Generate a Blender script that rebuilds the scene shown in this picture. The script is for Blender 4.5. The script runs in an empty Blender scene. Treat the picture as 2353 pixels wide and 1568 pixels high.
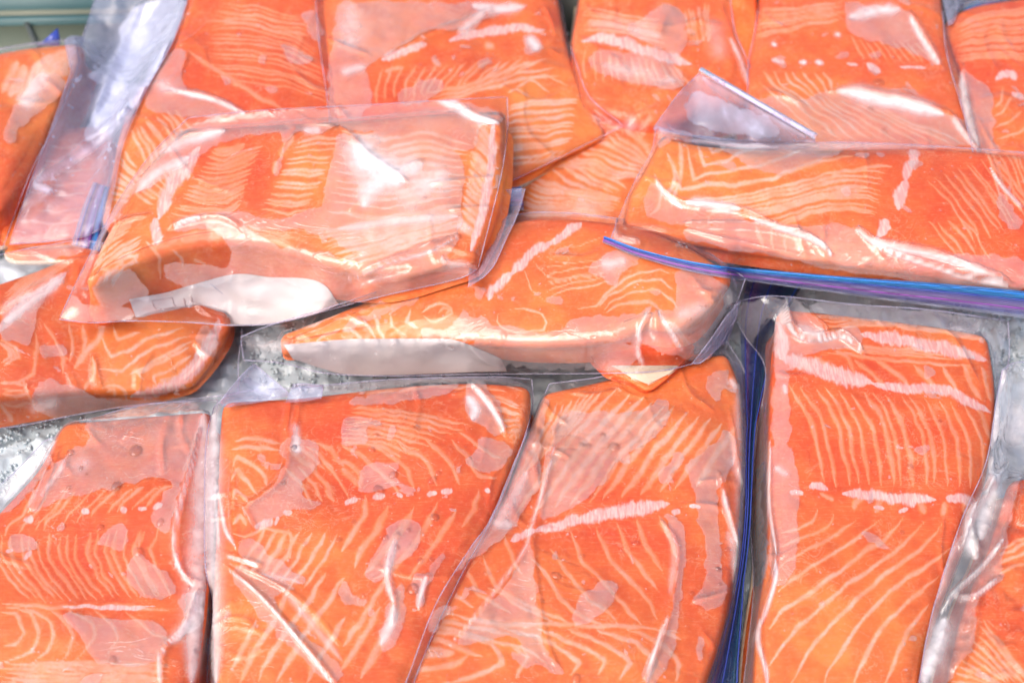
import bpy, math, random
import numpy as np
from mathutils import Vector, Matrix, Euler
from mathutils.bvhtree import BVHTree

random.seed(7)
RNG = np.random.default_rng(7)
SC = bpy.context.scene
COL = SC.collection

# ------------------------------------------------------------------ camera
PITCH = math.radians(56.0)
LOOK = Vector((0.0, 0.0, 0.03))
DIST = 0.70
W_PX, H_PX = 2352.0, 1568.0
cam_data = bpy.data.cameras.new('camera')
cam_data.lens = 50.0
cam_data.sensor_width = 36.0
cam_data.clip_start = 0.01
cam_data.clip_end = 50.0
cam = bpy.data.objects.new('camera', cam_data)
cam.location = LOOK + Vector((0, -math.cos(PITCH), math.sin(PITCH))) * DIST
cam.rotation_euler = (math.pi / 2 - PITCH, 0, 0)
COL.objects.link(cam)
SC.camera = cam
cam_data.dof.use_dof = True
cam_data.dof.focus_distance = 0.655
cam_data.dof.aperture_fstop = 6.5
FPX = 50.0 / 36.0 * W_PX
CR = np.array(Euler(cam.rotation_euler).to_matrix())
CL = np.array(cam.location)

# ------------------------------------------------------------------ daylight
SUN_EL, SUN_AZ = math.radians(58.0), math.radians(-132.0)     # azimuth from +y (away from the camera): over the photographer's left shoulder
world = bpy.data.worlds.new('World')
SC.world = world
world.use_nodes = True
wn = world.node_tree
bg = wn.nodes['Background']
sky = wn.nodes.new('ShaderNodeTexSky')
sky.sky_type = 'NISHITA'
sky.sun_disc = False
sky.sun_elevation = SUN_EL
sky.sun_rotation = SUN_AZ
sky.air_density = 1.0
sky.dust_density = 5.0
sky.ozone_density = 1.0
wn.links.new(sky.outputs[0], bg.inputs[0])
bg.inputs[1].default_value = 0.125
sun_data = bpy.data.lights.new('sun', 'SUN')
sun_data.energy = 1.1
sun_data.angle = math.radians(48.0)
sun_data.color = (1.0, 0.96, 0.90)
sun = bpy.data.objects.new('sun', sun_data)
sd_ = Vector((math.sin(SUN_AZ) * math.cos(SUN_EL), math.cos(SUN_AZ) * math.cos(SUN_EL), math.sin(SUN_EL)))
sun.rotation_euler = sd_.to_track_quat('Z', 'Y').to_euler()
sun.location = sd_ * 3
COL.objects.link(sun)
vs = SC.view_settings
vs.view_transform = 'Standard'
vs.look = 'None'
vs.gamma = 1.0
vs.exposure = 0.91
SC.render.engine = 'CYCLES'
SC.cycles.transparent_max_bounces = 24
SC.cycles.max_bounces = 6
SC.cycles.diffuse_bounces = 3
SC.cycles.glossy_bounces = 2
SC.cycles.use_adaptive_sampling = True
SC.cycles.adaptive_threshold = 0.035
SC.cycles.transmission_bounces = 6
SC.cycles.caustics_refractive = False
SC.cycles.caustics_reflective = False

# ------------------------------------------------------------------ camera maths (D = 2352 x 1568 photo pixels)
def unproj(px, py, z):
    px = np.asarray(px, float); py = np.asarray(py, float)
    d = np.stack([(px - W_PX / 2) / FPX, -(py - H_PX / 2) / FPX, -np.ones_like(px)], -1) @ CR.T
    t = (z - CL[2]) / d[..., 2]
    return CL[0] + d[..., 0] * t, CL[1] + d[..., 1] * t

def proj(P):
    q = (P - CL) @ CR
    return W_PX / 2 + FPX * q[..., 0] / -q[..., 2], H_PX / 2 - FPX * q[..., 1] / -q[..., 2]

TILE = {'a': (0, 0, .33344), 'b': (784.3, 0, .33344), 'c': (1567.7, 0, .33344),
        'd': (0, 506, .33344), 'e': (784.3, 506, .33344), 'f': (1567.7, 506, .33344),
        'g': (0, 1012, .42025 * .8433), 'h': (784.3, 1012, .42025 * .8433), 'i': (1567.7, 1012, .42025 * .8433), 'D': (0, 0, 1.0)}

def TT(tile, pts):
    x, y, k = TILE[tile]
    return np.array([(x + p[0] * k, y + p[1] * k) for p in pts], float)

def catmull(pts, n, closed=False):
    p = np.asarray(pts, float)
    if len(p) == 2:
        t = np.linspace(0, 1, n)[:, None]
        return p[0] * (1 - t) + p[1] * t
    ext = np.vstack([2 * p[0] - p[1], p, 2 * p[-1] - p[-2]])
    out = []
    for i in range(len(p) - 1):
        p0, p1, p2, p3 = ext[i:i + 4]
        t = np.linspace(0, 1, 17)[:-1, None]
        out.append(.5 * (2 * p1 + (p2 - p0) * t + (2 * p0 - 5 * p1 + 4 * p2 - p3) * t ** 2 + (3 * p1 - p0 - 3 * p2 + p3) * t ** 3))
    out.append(p[-1:])
    c = np.vstack(out)
    s = np.r_[0, np.cumsum(np.linalg.norm(np.diff(c, axis=0), axis=1))]
    u = np.linspace(0, s[-1], n)
    return np.stack([np.interp(u, s, c[:, k]) for k in range(c.shape[1])], -1)

def linres(pts, n):
    c = np.asarray(pts, float)
    s = np.r_[0, np.cumsum(np.linalg.norm(np.diff(c, axis=0), axis=1))]
    u = np.linspace(0, s[-1], n)
    return np.stack([np.interp(u, s, c[:, k]) for k in range(c.shape[1])], -1)

def wave_noise(seed, x, y, wl, octaves=5):
    r = np.random.default_rng(seed)
    v = np.zeros_like(x)
    for k in range(octaves * 3):
        a = r.uniform(0, 2 * math.pi); f = 2 * math.pi / (wl * r.uniform(.5, 1.6))
        v += np.sin((x * math.cos(a) + y * math.sin(a)) * f + r.uniform(0, 6.28) + .8 * np.sin((x * math.sin(a) - y * math.cos(a)) * f * .6 + r.uniform(0, 6)))
    return v / math.sqrt(octaves * 3)

def seg_dist2(x, y, poly, best, w, clip=6.0, w_end=None):
    """best = min over the polyline of (distance / half width)^2"""
    n = len(poly)
    reach = w * math.sqrt(clip) * 1.3
    lo = poly.min(0) - reach; hi = poly.max(0) + reach
    idx = np.nonzero((x > lo[0]) & (x < hi[0]) & (y > lo[1]) & (y < hi[1]))[0]
    if len(idx) == 0:
        return
    X, Y = x[idx], y[idx]
    b = best[idx].copy()
    for i in range(n - 1):
        ax, ay = poly[i]; bx, by = poly[i + 1]
        dx, dy = bx - ax, by - ay
        L2 = dx * dx + dy * dy + 1e-9
        t = np.clip(((X - ax) * dx + (Y - ay) * dy) / L2, 0, 1)
        d2 = (X - ax - t * dx) ** 2 + (Y - ay - t * dy) ** 2
        g = (i + t) / (n - 1)
        ww = w * (0.12 + 0.88 * np.clip(np.minimum(g, 1 - g) * 5, 0, 1) ** .7)
        b = np.minimum(b, d2 / ww ** 2)
    best[idx] = b

# ------------------------------------------------------------------ node helpers
def mat(name):
    m = bpy.data.materials.new(name); m.use_nodes = True
    nt = m.node_tree; nt.nodes.clear()
    out = nt.nodes.new('ShaderNodeOutputMaterial')
    return m, nt, out

def N(nt, typ, **kw):
    n = nt.nodes.new(typ)
    for k, v in kw.items():
        if k.startswith('i_'):
            key = k[2:]
            key = int(key) if key.isdigit() else key.replace('_', ' ')
            s = n.inputs[key]
            if isinstance(v, bpy.types.NodeSocket): nt.links.new(v, s)
            else: s.default_value = v
        else:
            setattr(n, k, v)
    return n

def math_(nt, op, a, b=None, c=None, clamp=False):
    n = nt.nodes.new('ShaderNodeMath'); n.operation = op; n.use_clamp = clamp
    for i, v in enumerate((a, b, c)):
        if v is None: continue
        if isinstance(v, bpy.types.NodeSocket): nt.links.new(v, n.inputs[i])
        else: n.inputs[i].default_value = v
    return n.outputs[0]

def step_(nt, v, lo, hi):
    """smoothstep 0 at lo, 1 at hi"""
    n = nt.nodes.new('ShaderNodeMapRange'); n.interpolation_type = 'SMOOTHSTEP'
    nt.links.new(v, n.inputs[0]); n.inputs[1].default_value = min(lo, hi); n.inputs[2].default_value = max(lo, hi)
    n.inputs[3].default_value = 0.0 if lo < hi else 1.0
    n.inputs[4].default_value = 1.0 if lo < hi else 0.0
    return n.outputs[0]

def mixc(nt, f, a, b):
    n = nt.nodes.new('ShaderNodeMix'); n.data_type = 'RGBA'
    for s, v in ((n.inputs[0], f), (n.inputs[6], a), (n.inputs[7], b)):
        if isinstance(v, bpy.types.NodeSocket): nt.links.new(v, s)
        elif isinstance(v, (int, float)): s.default_value = v
        else: s.default_value = (*v, 1.0)
    return n.outputs[2]

def attr(nt, name):
    n = nt.nodes.new('ShaderNodeAttribute'); n.attribute_name = name; n.attribute_type = 'GEOMETRY'
    return n.outputs['Fac']

def noise(nt, vec, scale, detail=3.0, rough=.55, dist=0.0):
    n = nt.nodes.new('ShaderNodeTexNoise')
    if vec is not None: nt.links.new(vec, n.inputs['Vector'])
    n.inputs['Scale'].default_value = scale; n.inputs['Detail'].default_value = detail
    n.inputs['Roughness'].default_value = rough; n.inputs['Distortion'].default_value = dist
    return n.outputs['Fac']

# ------------------------------------------------------------------ materials
def make_flesh():
    m, nt, out = mat('salmon_flesh')
    co = N(nt, 'ShaderNodeTexCoord').outputs['Object']
    fat, band, hue = attr(nt, 'fat'), attr(nt, 'band'), attr(nt, 'hue')
    jag = noise(nt, co, 700, 3, .6)
    slow = noise(nt, co, 110, 2, .5)
    # base: deep orange red to light orange
    h = math_(nt, 'ADD', hue, math_(nt, 'MULTIPLY', math_(nt, 'SUBTRACT', noise(nt, co, 30, 4, .6), .5), 1.0), clamp=True)
    base = mixc(nt, h, (0.84, 0.100, 0.028), (0.95, 0.275, 0.058))
    fibre_map = N(nt, 'ShaderNodeMapping', i_Vector=co, i_Scale=(160, 1500, 900)).outputs[0]
    fib = noise(nt, fibre_map, 1.0, 2, .6)
    base = mixc(nt, math_(nt, 'MULTIPLY', step_(nt, fib, .48, .78), .42), base, (0.90, 0.34, 0.13))
    base = mixc(nt, math_(nt, 'MULTIPLY', step_(nt, noise(nt, co, 60, 4), .62, .35), .30), base, (0.70, 0.065, 0.016))
    # fat lines
    q = math_(nt, 'ADD', fat, math_(nt, 'MULTIPLY', math_(nt, 'SUBTRACT', jag, .5), 2.2))
    q = math_(nt, 'ADD', q, math_(nt, 'MULTIPLY', math_(nt, 'SUBTRACT', slow, .50), 1.6))
    core = step_(nt, q, 2.3, -.35)
    halo = math_(nt, 'MULTIPLY', step_(nt, q, 5.2, .4), .50)
    linec = mixc(nt, math_(nt, 'ADD', math_(nt, 'MULTIPLY', h, 1.15), math_(nt, 'MULTIPLY', math_(nt, 'SUBTRACT', slow, .45), .8), clamp=True), (0.93, 0.27, 0.145), (0.95, 0.56, 0.42))
    c = mixc(nt, halo, base, (0.94, 0.34, 0.12))
    wan = math_(nt, 'MULTIPLY_ADD', step_(nt, noise(nt, co, 75, 3, .6), .34, .60), .50, .44)
    c = mixc(nt, math_(nt, 'MULTIPLY', core, wan), c, linec)
    vn = noise(nt, co, 95, 5, .62, .9)
    vein = step_(nt, math_(nt, 'ABSOLUTE', math_(nt, 'SUBTRACT', vn, .5)), .020, .003)
    c = mixc(nt, math_(nt, 'MULTIPLY', vein, math_(nt, 'MULTIPLY', step_(nt, noise(nt, co, 35, 2), .45, .62), .38)), c, (0.94, 0.46, 0.28))
    mot = noise(nt, co, 520, 5, .7)
    c = mixc(nt, math_(nt, 'MULTIPLY', step_(nt, mot, .50, .74), .26), c, (0.95, 0.42, 0.22))
    c = mixc(nt, math_(nt, 'MULTIPLY', step_(nt, mot, .48, .28), .16), c, (0.66, 0.05, 0.012))
    # connective band, cream pink with ragged edge
    bmap = N(nt, 'ShaderNodeMapping', i_Vector=co, i_Scale=(1.0, .35, .6)).outputs[0]
    b = math_(nt, 'ADD', band, math_(nt, 'MULTIPLY', math_(nt, 'SUBTRACT', noise(nt, bmap, 420, 4, .65), .5), 1.7))
    bb = step_(nt, b, 1.25, .55)
    stri = noise(nt, N(nt, 'ShaderNodeMapping', i_Vector=co, i_Scale=(900, 140, 200)).outputs[0], 1.0, 3, .6)
    bcol = mixc(nt, step_(nt, stri, .38, .62), (0.90, 0.44, 0.40), (0.93, 0.66, 0.60))
    c = mixc(nt, math_(nt, 'MULTIPLY', bb, .88), c, bcol)
    # small lighter scratches and specks
    sp = step_(nt, noise(nt, co, 420, 1, .4), .76, .80)
    c = mixc(nt, math_(nt, 'MULTIPLY', sp, .5), c, (0.90, 0.50, 0.36))
    bmp = N(nt, 'ShaderNodeBump', i_Strength=.35, i_Distance=.0006, i_Height=math_(nt, 'ADD', math_(nt, 'MULTIPLY', core, .6), noise(nt, co, 260, 4))).outputs[0]
    p = N(nt, 'ShaderNodeBsdfPrincipled')
    nt.links.new(c, p.inputs['Base Color']); nt.links.new(bmp, p.inputs['Normal'])
    p.inputs['Roughness'].default_value = .45
    p.inputs['Specular IOR Level'].default_value = .22
    p.inputs['Subsurface Weight'].default_value = .22
    p.inputs['Subsurface Radius'].default_value = (1.0, .32, .12)
    p.inputs['Subsurface Scale'].default_value = .0035
    nt.links.new(p.outputs[0], out.inputs[0])
    return m

def make_skin():
    m, nt, out = mat('salmon_skin')
    co = N(nt, 'ShaderNodeTexCoord').outputs['Object']
    v = attr(nt, 'edge')
    sp = noise(nt, co, 900, 3, .7)
    g = math_(nt, 'ADD', v, math_(nt, 'MULTIPLY', math_(nt, 'SUBTRACT', noise(nt, co, 90, 3), .5), .5))
    c = mixc(nt, step_(nt, g, .35, .80), (0.62, 0.47, 0.33), (0.13, 0.13, 0.14))
    c = mixc(nt, math_(nt, 'MULTIPLY', step_(nt, sp, .60, .70), .6), c, (0.05, 0.05, 0.055))
    c = mixc(nt, math_(nt, 'MULTIPLY', step_(nt, noise(nt, co, 240, 3), .56, .66), .5), c, (0.72, 0.66, 0.58))
    p = N(nt, 'ShaderNodeBsdfPrincipled')
    nt.links.new(c, p.inputs['Base Color']); p.inputs['Roughness'].default_value = .3
    nt.links.new(N(nt, 'ShaderNodeBump', i_Strength=.4, i_Distance=.0005, i_Height=sp).outputs[0], p.inputs['Normal'])
    nt.links.new(p.outputs[0], out.inputs[0])
    return m

def make_film(name='bag_film', pale_col=(0.98, 0.90, 0.90), base_pale=.006, patch=.135, tint=(0.972, 0.962, 0.985), rough=.10, loose=False):
    m, nt, out = mat(name)
    co = N(nt, 'ShaderNodeTexCoord').outputs['Object']
    sd, milk_glare, wet = attr(nt, 'sd'), attr(nt, 'milk_glare'), attr(nt, 'wet')
    e = math_(nt, 'ADD', sd, math_(nt, 'MULTIPLY', math_(nt, 'SUBTRACT', noise(nt, co, 150, 6, .65), .5), 26.0))
    inside = step_(nt, e, 2.2, -2.2)
    # islands where the film has let go of the flesh
    isl = step_(nt, math_(nt, 'ADD', noise(nt, co, 62, 3, .55, .6), math_(nt, 'MULTIPLY', wet, -.10)), .672, .682)
    isl2 = step_(nt, noise(nt, co, 300, 1, .3), .765, .775)
    gap = math_(nt, 'MAXIMUM', inside, math_(nt, 'MAXIMUM', isl, isl2))
    cloud = noise(nt, co, 75, 5, .6)
    f = math_(nt, 'MULTIPLY', gap, math_(nt, 'MULTIPLY_ADD', cloud, patch * 1.5, patch * .25))  # lifted film made paler, its sky reflection put into the colour
    streak = math_(nt, 'MULTIPLY', milk_glare, math_(nt, 'MULTIPLY_ADD', noise(nt, co, 150, 4, .6), 1.25, .18))  # painted highlights and glare, plus some pale film along the gaps
    f = math_(nt, 'ADD', f, streak)
    # thin paler line round each patch
    rim = math_(nt, 'MULTIPLY', step_(nt, math_(nt, 'ABSOLUTE', e), 2.0, .2), .05)
    f = math_(nt, 'ADD', f, rim)
    f = math_(nt, 'ADD', f, base_pale)
    lw = N(nt, 'ShaderNodeLayerWeight', i_Blend=.5).outputs['Facing']
    f = math_(nt, 'ADD', f, math_(nt, 'MULTIPLY', math_(nt, 'POWER', lw, 4.0), .35))
    f = math_(nt, 'MINIMUM', f, .88)
    # film surface relief
    w1 = noise(nt, co, 45, 3, .5, 1.2)
    w2 = noise(nt, N(nt, 'ShaderNodeMapping', i_Vector=co, i_Rotation=(0, 0, .6), i_Scale=(1, 3.2, 1)).outputs[0], 90, 2, .5, .8)
    dr = noise(nt, co, 900, 2, .5)
    hgt = math_(nt, 'ADD', math_(nt, 'ADD', math_(nt, 'MULTIPLY', w1, 1.5), math_(nt, 'MULTIPLY', w2, .55)), math_(nt, 'MULTIPLY', step_(nt, dr, .70, .78), .10))
    hgt = math_(nt, 'ADD', hgt, math_(nt, 'MULTIPLY', gap, .05))
    # sharp little creases in groups, with smooth film between
    rn = noise(nt, N(nt, 'ShaderNodeMapping', i_Vector=co, i_Rotation=(0, 0, -.5), i_Scale=(1, 2.2, 1)).outputs[0], 34, 2, .5, 1.6)
    rg = math_(nt, 'POWER', math_(nt, 'SUBTRACT', 1.0, math_(nt, 'ABSOLUTE', math_(nt, 'MULTIPLY_ADD', rn, 2.0, -1.0))), 22.0)
    rg = math_(nt, 'MULTIPLY', rg, step_(nt, noise(nt, co, 22, 2), .46, .62))
    hgt = math_(nt, 'ADD', hgt, math_(nt, 'MULTIPLY', rg, .85))
    bmp = N(nt, 'ShaderNodeBump', i_Strength=.4 if not loose else .5, i_Distance=.0006, i_Height=hgt).outputs[0]
    tr = N(nt, 'ShaderNodeBsdfTransparent', i_Color=(*tint, 1)).outputs[0]
    gl = N(nt, 'ShaderNodeBsdfGlossy', i_Color=(1, 1, 1, 1), i_Roughness=rough, i_Normal=bmp).outputs[0]
    fr = N(nt, 'ShaderNodeFresnel', i_IOR=1.47, i_Normal=bmp).outputs[0]
    frk = math_(nt, 'MULTIPLY', fr, math_(nt, 'MULTIPLY_ADD', gap, .8, .72), clamp=True)
    df = N(nt, 'ShaderNodeBsdfDiffuse', i_Color=(*pale_col, 1)).outputs[0]
    tl = N(nt, 'ShaderNodeBsdfTranslucent', i_Color=(*pale_col, 1)).outputs[0]
    dt = N(nt, 'ShaderNodeMixShader', i_Fac=.10); nt.links.new(df, dt.inputs[1]); nt.links.new(tl, dt.inputs[2])
    m1 = N(nt, 'ShaderNodeMixShader', i_Fac=f); nt.links.new(tr, m1.inputs[1]); nt.links.new(dt.outputs[0], m1.inputs[2])
    m2 = N(nt, 'ShaderNodeMixShader', i_Fac=frk); nt.links.new(m1.outputs[0], m2.inputs[1]); nt.links.new(gl, m2.inputs[2])
    nt.links.new(m2.outputs[0], out.inputs[0])
    return m

def make_simple(name, col, rough=.4, col2=None, nscale=60, trans=0.0, metal=0.0, bump=0.0):
    m, nt, out = mat(name)
    co = N(nt, 'ShaderNodeTexCoord').outputs['Object']
    p = N(nt, 'ShaderNodeBsdfPrincipled')
    nz = noise(nt, co, nscale, 4)
    c = mixc(nt, nz, col, col2 or tuple(v * .8 for v in col))
    nt.links.new(c, p.inputs['Base Color'])
    p.inputs['Roughness'].default_value = rough
    p.inputs['Metallic'].default_value = metal
    if bump:
        nt.links.new(N(nt, 'ShaderNodeBump', i_Strength=bump, i_Distance=.001, i_Height=nz).outputs[0], p.inputs['Normal'])
    if trans:
        tr = N(nt, 'ShaderNodeBsdfTransparent', i_Color=(*[min(1, v * .35 + .62) for v in col], 1)).outputs[0]
        mx = N(nt, 'ShaderNodeMixShader', i_Fac=trans)
        nt.links.new(p.outputs[0], mx.inputs[1]); nt.links.new(tr, mx.inputs[2])
        nt.links.new(mx.outputs[0], out.inputs[0])
    else:
        nt.links.new(p.outputs[0], out.inputs[0])
    return m

def make_zip(name='zip_plastic', stops=None):
    m, nt, out = mat(name)
    co = N(nt, 'ShaderNodeTexCoord').outputs['Object']
    t, u = attr(nt, 'across'), attr(nt, 'along')
    tn = math_(nt, 'ADD', t, math_(nt, 'MULTIPLY', math_(nt, 'SUBTRACT', noise(nt, co, 40, 2), .5), .05))
    ramp = N(nt, 'ShaderNodeValToRGB'); nt.links.new(tn, ramp.inputs[0])
    cr = ramp.color_ramp; cr.interpolation = 'LINEAR'
    stops = stops or [(0, (.06, .18, .42)), (.10, (.02, .14, .42)), (.22, (.02, .22, .52)), (.34, (.05, .12, .38)), (.46, (.16, .13, .36)), (.58, (.26, .22, .42)),
             (.66, (.24, .05, .30)), (.72, (.34, .28, .55)), (.82, (.14, .12, .42)), (.90, (.40, .42, .60)), (1, (.55, .55, .66))]
    while len(cr.elements) < len(stops): cr.elements.new(.5)
    for el, (p_, c_) in zip(cr.elements, stops): el.position = p_; el.color = (*c_, 1)
    p = N(nt, 'ShaderNodeBsdfPrincipled'); nt.links.new(ramp.outputs[0], p.inputs['Base Color'])
    p.inputs['Roughness'].default_value = .22
    fine = math_(nt, 'SINE', math_(nt, 'MULTIPLY', t, 95.0))
    nt.links.new(N(nt, 'ShaderNodeBump', i_Strength=.4, i_Distance=.0004, i_Height=fine).outputs[0], p.inputs['Normal'])
    tr = N(nt, 'ShaderNodeBsdfTransparent', i_Color=(.72, .74, .92, 1)).outputs[0]
    mx = N(nt, 'ShaderNodeMixShader'); nt.links.new(step_(nt, t, .45, 1.0), mx.inputs[0])
    k = math_(nt, 'MULTIPLY_ADD', step_(nt, t, .40, .95), .45, .16)
    nt.links.new(k, mx.inputs[0])
    nt.links.new(p.outputs[0], mx.inputs[1]); nt.links.new(tr, mx.inputs[2]); nt.links.new(mx.outputs[0], out.inputs[0])
    return m

def make_ice():
    m, nt, out = mat('crushed_ice')
    co = N(nt, 'ShaderNodeTexCoord').outputs['Object']
    n1 = noise(nt, co, 230, 4, .6); n2 = noise(nt, co, 40, 3)
    c = mixc(nt, n1, (0.44, 0.50, 0.54), (0.60, 0.67, 0.71))
    c = mixc(nt, step_(nt, n2, .35, .7), c, (0.47, 0.53, 0.56))
    p = N(nt, 'ShaderNodeBsdfPrincipled'); nt.links.new(c, p.inputs['Base Color'])
    p.inputs['Roughness'].default_value = .18
    p.inputs['Subsurface Weight'].default_value = .2; p.inputs['Subsurface Scale'].default_value = .004
    p.inputs['Subsurface Radius'].default_value = (.7, .9, 1.0)
    nt.links.new(N(nt, 'ShaderNodeBump', i_Strength=.45, i_Distance=.0012, i_Height=n1).outputs[0], p.inputs['Normal'])
    nt.links.new(p.outputs[0], out.inputs[0])
    return m

def make_water():
    m, nt, out = mat('water_droplet')
    gl = N(nt, 'ShaderNodeBsdfGlossy', i_Roughness=.08).outputs[0]
    lw = N(nt, 'ShaderNodeLayerWeight', i_Blend=.42)
    rf = N(nt, 'ShaderNodeBsdfRefraction', i_IOR=1.33, i_Roughness=0.0).outputs[0]
    tr = N(nt, 'ShaderNodeBsdfTransparent', i_Color=(.97, .97, .98, 1)).outputs[0]
    a = N(nt, 'ShaderNodeMixShader', i_Fac=.97); nt.links.new(rf, a.inputs[1]); nt.links.new(tr, a.inputs[2])
    b = N(nt, 'ShaderNodeMixShader'); nt.links.new(math_(nt, 'MULTIPLY', lw.outputs['Fresnel'], .5), b.inputs[0]); nt.links.new(a.outputs[0], b.inputs[1]); nt.links.new(gl, b.inputs[2])
    nt.links.new(b.outputs[0], out.inputs[0])
    return m

M_FLESH, M_SKIN, M_FILM = make_flesh(), make_skin(), make_film()
M_LOOSE = make_film('loose_bag_film', base_pale=.22, patch=.24, rough=.26, tint=(0.84, 0.85, 0.97), pale_col=(0.72, 0.74, 0.95), loose=True)
M_SEAM = make_simple('film_seam', (0.74, 0.70, 0.84), .2, (0.56, 0.52, 0.70), 120, trans=.72)
M_PAD = make_simple('absorbent_pad', (0.84, 0.74, 0.74), .5, (0.78, 0.73, 0.66), 35, bump=.2)
M_PRINT = make_simple('pad_emboss', (0.86, 0.72, 0.70), .3, (0.60, 0.45, 0.44), 900)
M_ZIP, M_ICE, M_WATER = make_zip(), make_ice(), make_water()
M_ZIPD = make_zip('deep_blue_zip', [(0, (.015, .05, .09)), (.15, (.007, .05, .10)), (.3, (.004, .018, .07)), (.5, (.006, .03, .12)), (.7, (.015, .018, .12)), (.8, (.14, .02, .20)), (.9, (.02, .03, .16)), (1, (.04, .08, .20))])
M_TUBE = {'blue': make_simple('zip_blue', (0.02, 0.17, 0.58), .25, (0.03, 0.26, 0.66), 40),
          'purple': make_simple('zip_purple', (0.22, 0.05, 0.36), .25, (0.32, 0.10, 0.42), 40),
          'navy': make_simple('zip_navy', (0.03, 0.05, 0.30), .25, (0.05, 0.08, 0.36), 40)}

# ------------------------------------------------------------------ mesh helpers
def link(name, verts, faces, material, parent=None, smooth=True, attrs=None):
    me = bpy.data.meshes.new(name)
    V = np.asarray(verts, np.float32); F = np.asarray(faces, np.int32)
    k = F.shape[1]
    me.vertices.add(len(V)); me.vertices.foreach_set('co', V.ravel())
    me.loops.add(F.size); me.loops.foreach_set('vertex_index', F.ravel())
    me.polygons.add(len(F)); me.polygons.foreach_set('loop_start', np.arange(0, F.size, k, dtype=np.int32))
    if smooth: me.polygons.foreach_set('use_smooth', np.ones(len(F), bool))
    me.update(calc_edges=True)
    for an, av in (attrs or {}).items():
        a = me.attributes.new(an, 'FLOAT', 'POINT'); a.data.foreach_set('value', np.asarray(av, np.float32))
    me.materials.append(material)
    o = bpy.data.objects.new(name, me); COL.objects.link(o)
    if parent is not None: o.parent = parent
    return o

def grid_faces(nu, nv):
    i, j = np.meshgrid(np.arange(nv - 1), np.arange(nu - 1), indexing='ij')
    a = (i * nu + j).ravel()
    return np.stack([a, a + nu, a + nu + 1, a + 1], -1)   # row i = down

def ring_faces(n, m, start=0):
    """m rings of n vertices each, closed"""
    f = []
    i, j = np.meshgrid(np.arange(m - 1), np.arange(n), indexing='ij')
    a = (start + i * n + j).ravel(); b = (start + i * n + (j + 1) % n).ravel()
    return np.stack([a, b, b + n, a + n], -1)

def coons(T, B, L, R):
    """T, B: (nu,k) left to right; L, R: (nv,k) top to bottom -> (nv,nu,k)"""
    nu, nv = len(T), len(L)
    u = np.linspace(0, 1, nu)[None, :, None]; v = np.linspace(0, 1, nv)[:, None, None]
    S = (1 - v) * T[None] + v * B[None] + (1 - u) * L[:, None] + u * R[:, None]
    S -= (1 - u) * (1 - v) * T[0] + u * (1 - v) * T[-1] + (1 - u) * v * B[0] + u * v * B[-1]
    return S

def tube(name, pts, r, material, parent, sides=6):
    P = np.asarray(pts, float)
    t = np.gradient(P, axis=0); t /= np.linalg.norm(t, axis=1)[:, None] + 1e-12
    up = np.array([0, 0, 1.0])
    a = np.cross(t, up); a /= np.linalg.norm(a, axis=1)[:, None] + 1e-9
    b = np.cross(a, t)
    rr = np.broadcast_to(np.asarray(r, float), (len(P),))[:, None, None]
    th = np.linspace(0, 2 * math.pi, sides, endpoint=False)
    V = P[:, None] + rr * (np.cos(th)[None, :, None] * a[:, None] + np.sin(th)[None, :, None] * b[:, None])
    return link(name, V.reshape(-1, 3), ring_faces(sides, len(P)), material, parent)

def thing(name, label, cat, loc=(0, 0, 0), group=None):
    o = bpy.data.objects.new(name, None); COL.objects.link(o)
    o.empty_display_size = .02
    o['label'] = label; o['category'] = cat
    if group: o['group'] = group
    return o

OBST = []          # (bvh, lo, hi) of what films may rest on

def add_obstacle(V, F):
    bv = BVHTree.FromPolygons([tuple(v) for v in V], [tuple(f) for f in F])
    OBST.append((bv, V.min(0), V.max(0)))

def support(X, Y):
    sh = X.shape; x = X.ravel(); y = Y.ravel(); z = np.full(x.shape, -.002)
    down = Vector((0, 0, -1))
    for bv, lo, hi in OBST:
        idx = np.nonzero((x > lo[0]) & (x < hi[0]) & (y > lo[1]) & (y < hi[1]))[0]
        for k in idx:
            h = bv.ray_cast(Vector((x[k], y[k], .4)), down)
            if h[0] is not None and h[0].z > z[k]: z[k] = h[0].z
    return z.reshape(sh)

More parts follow.
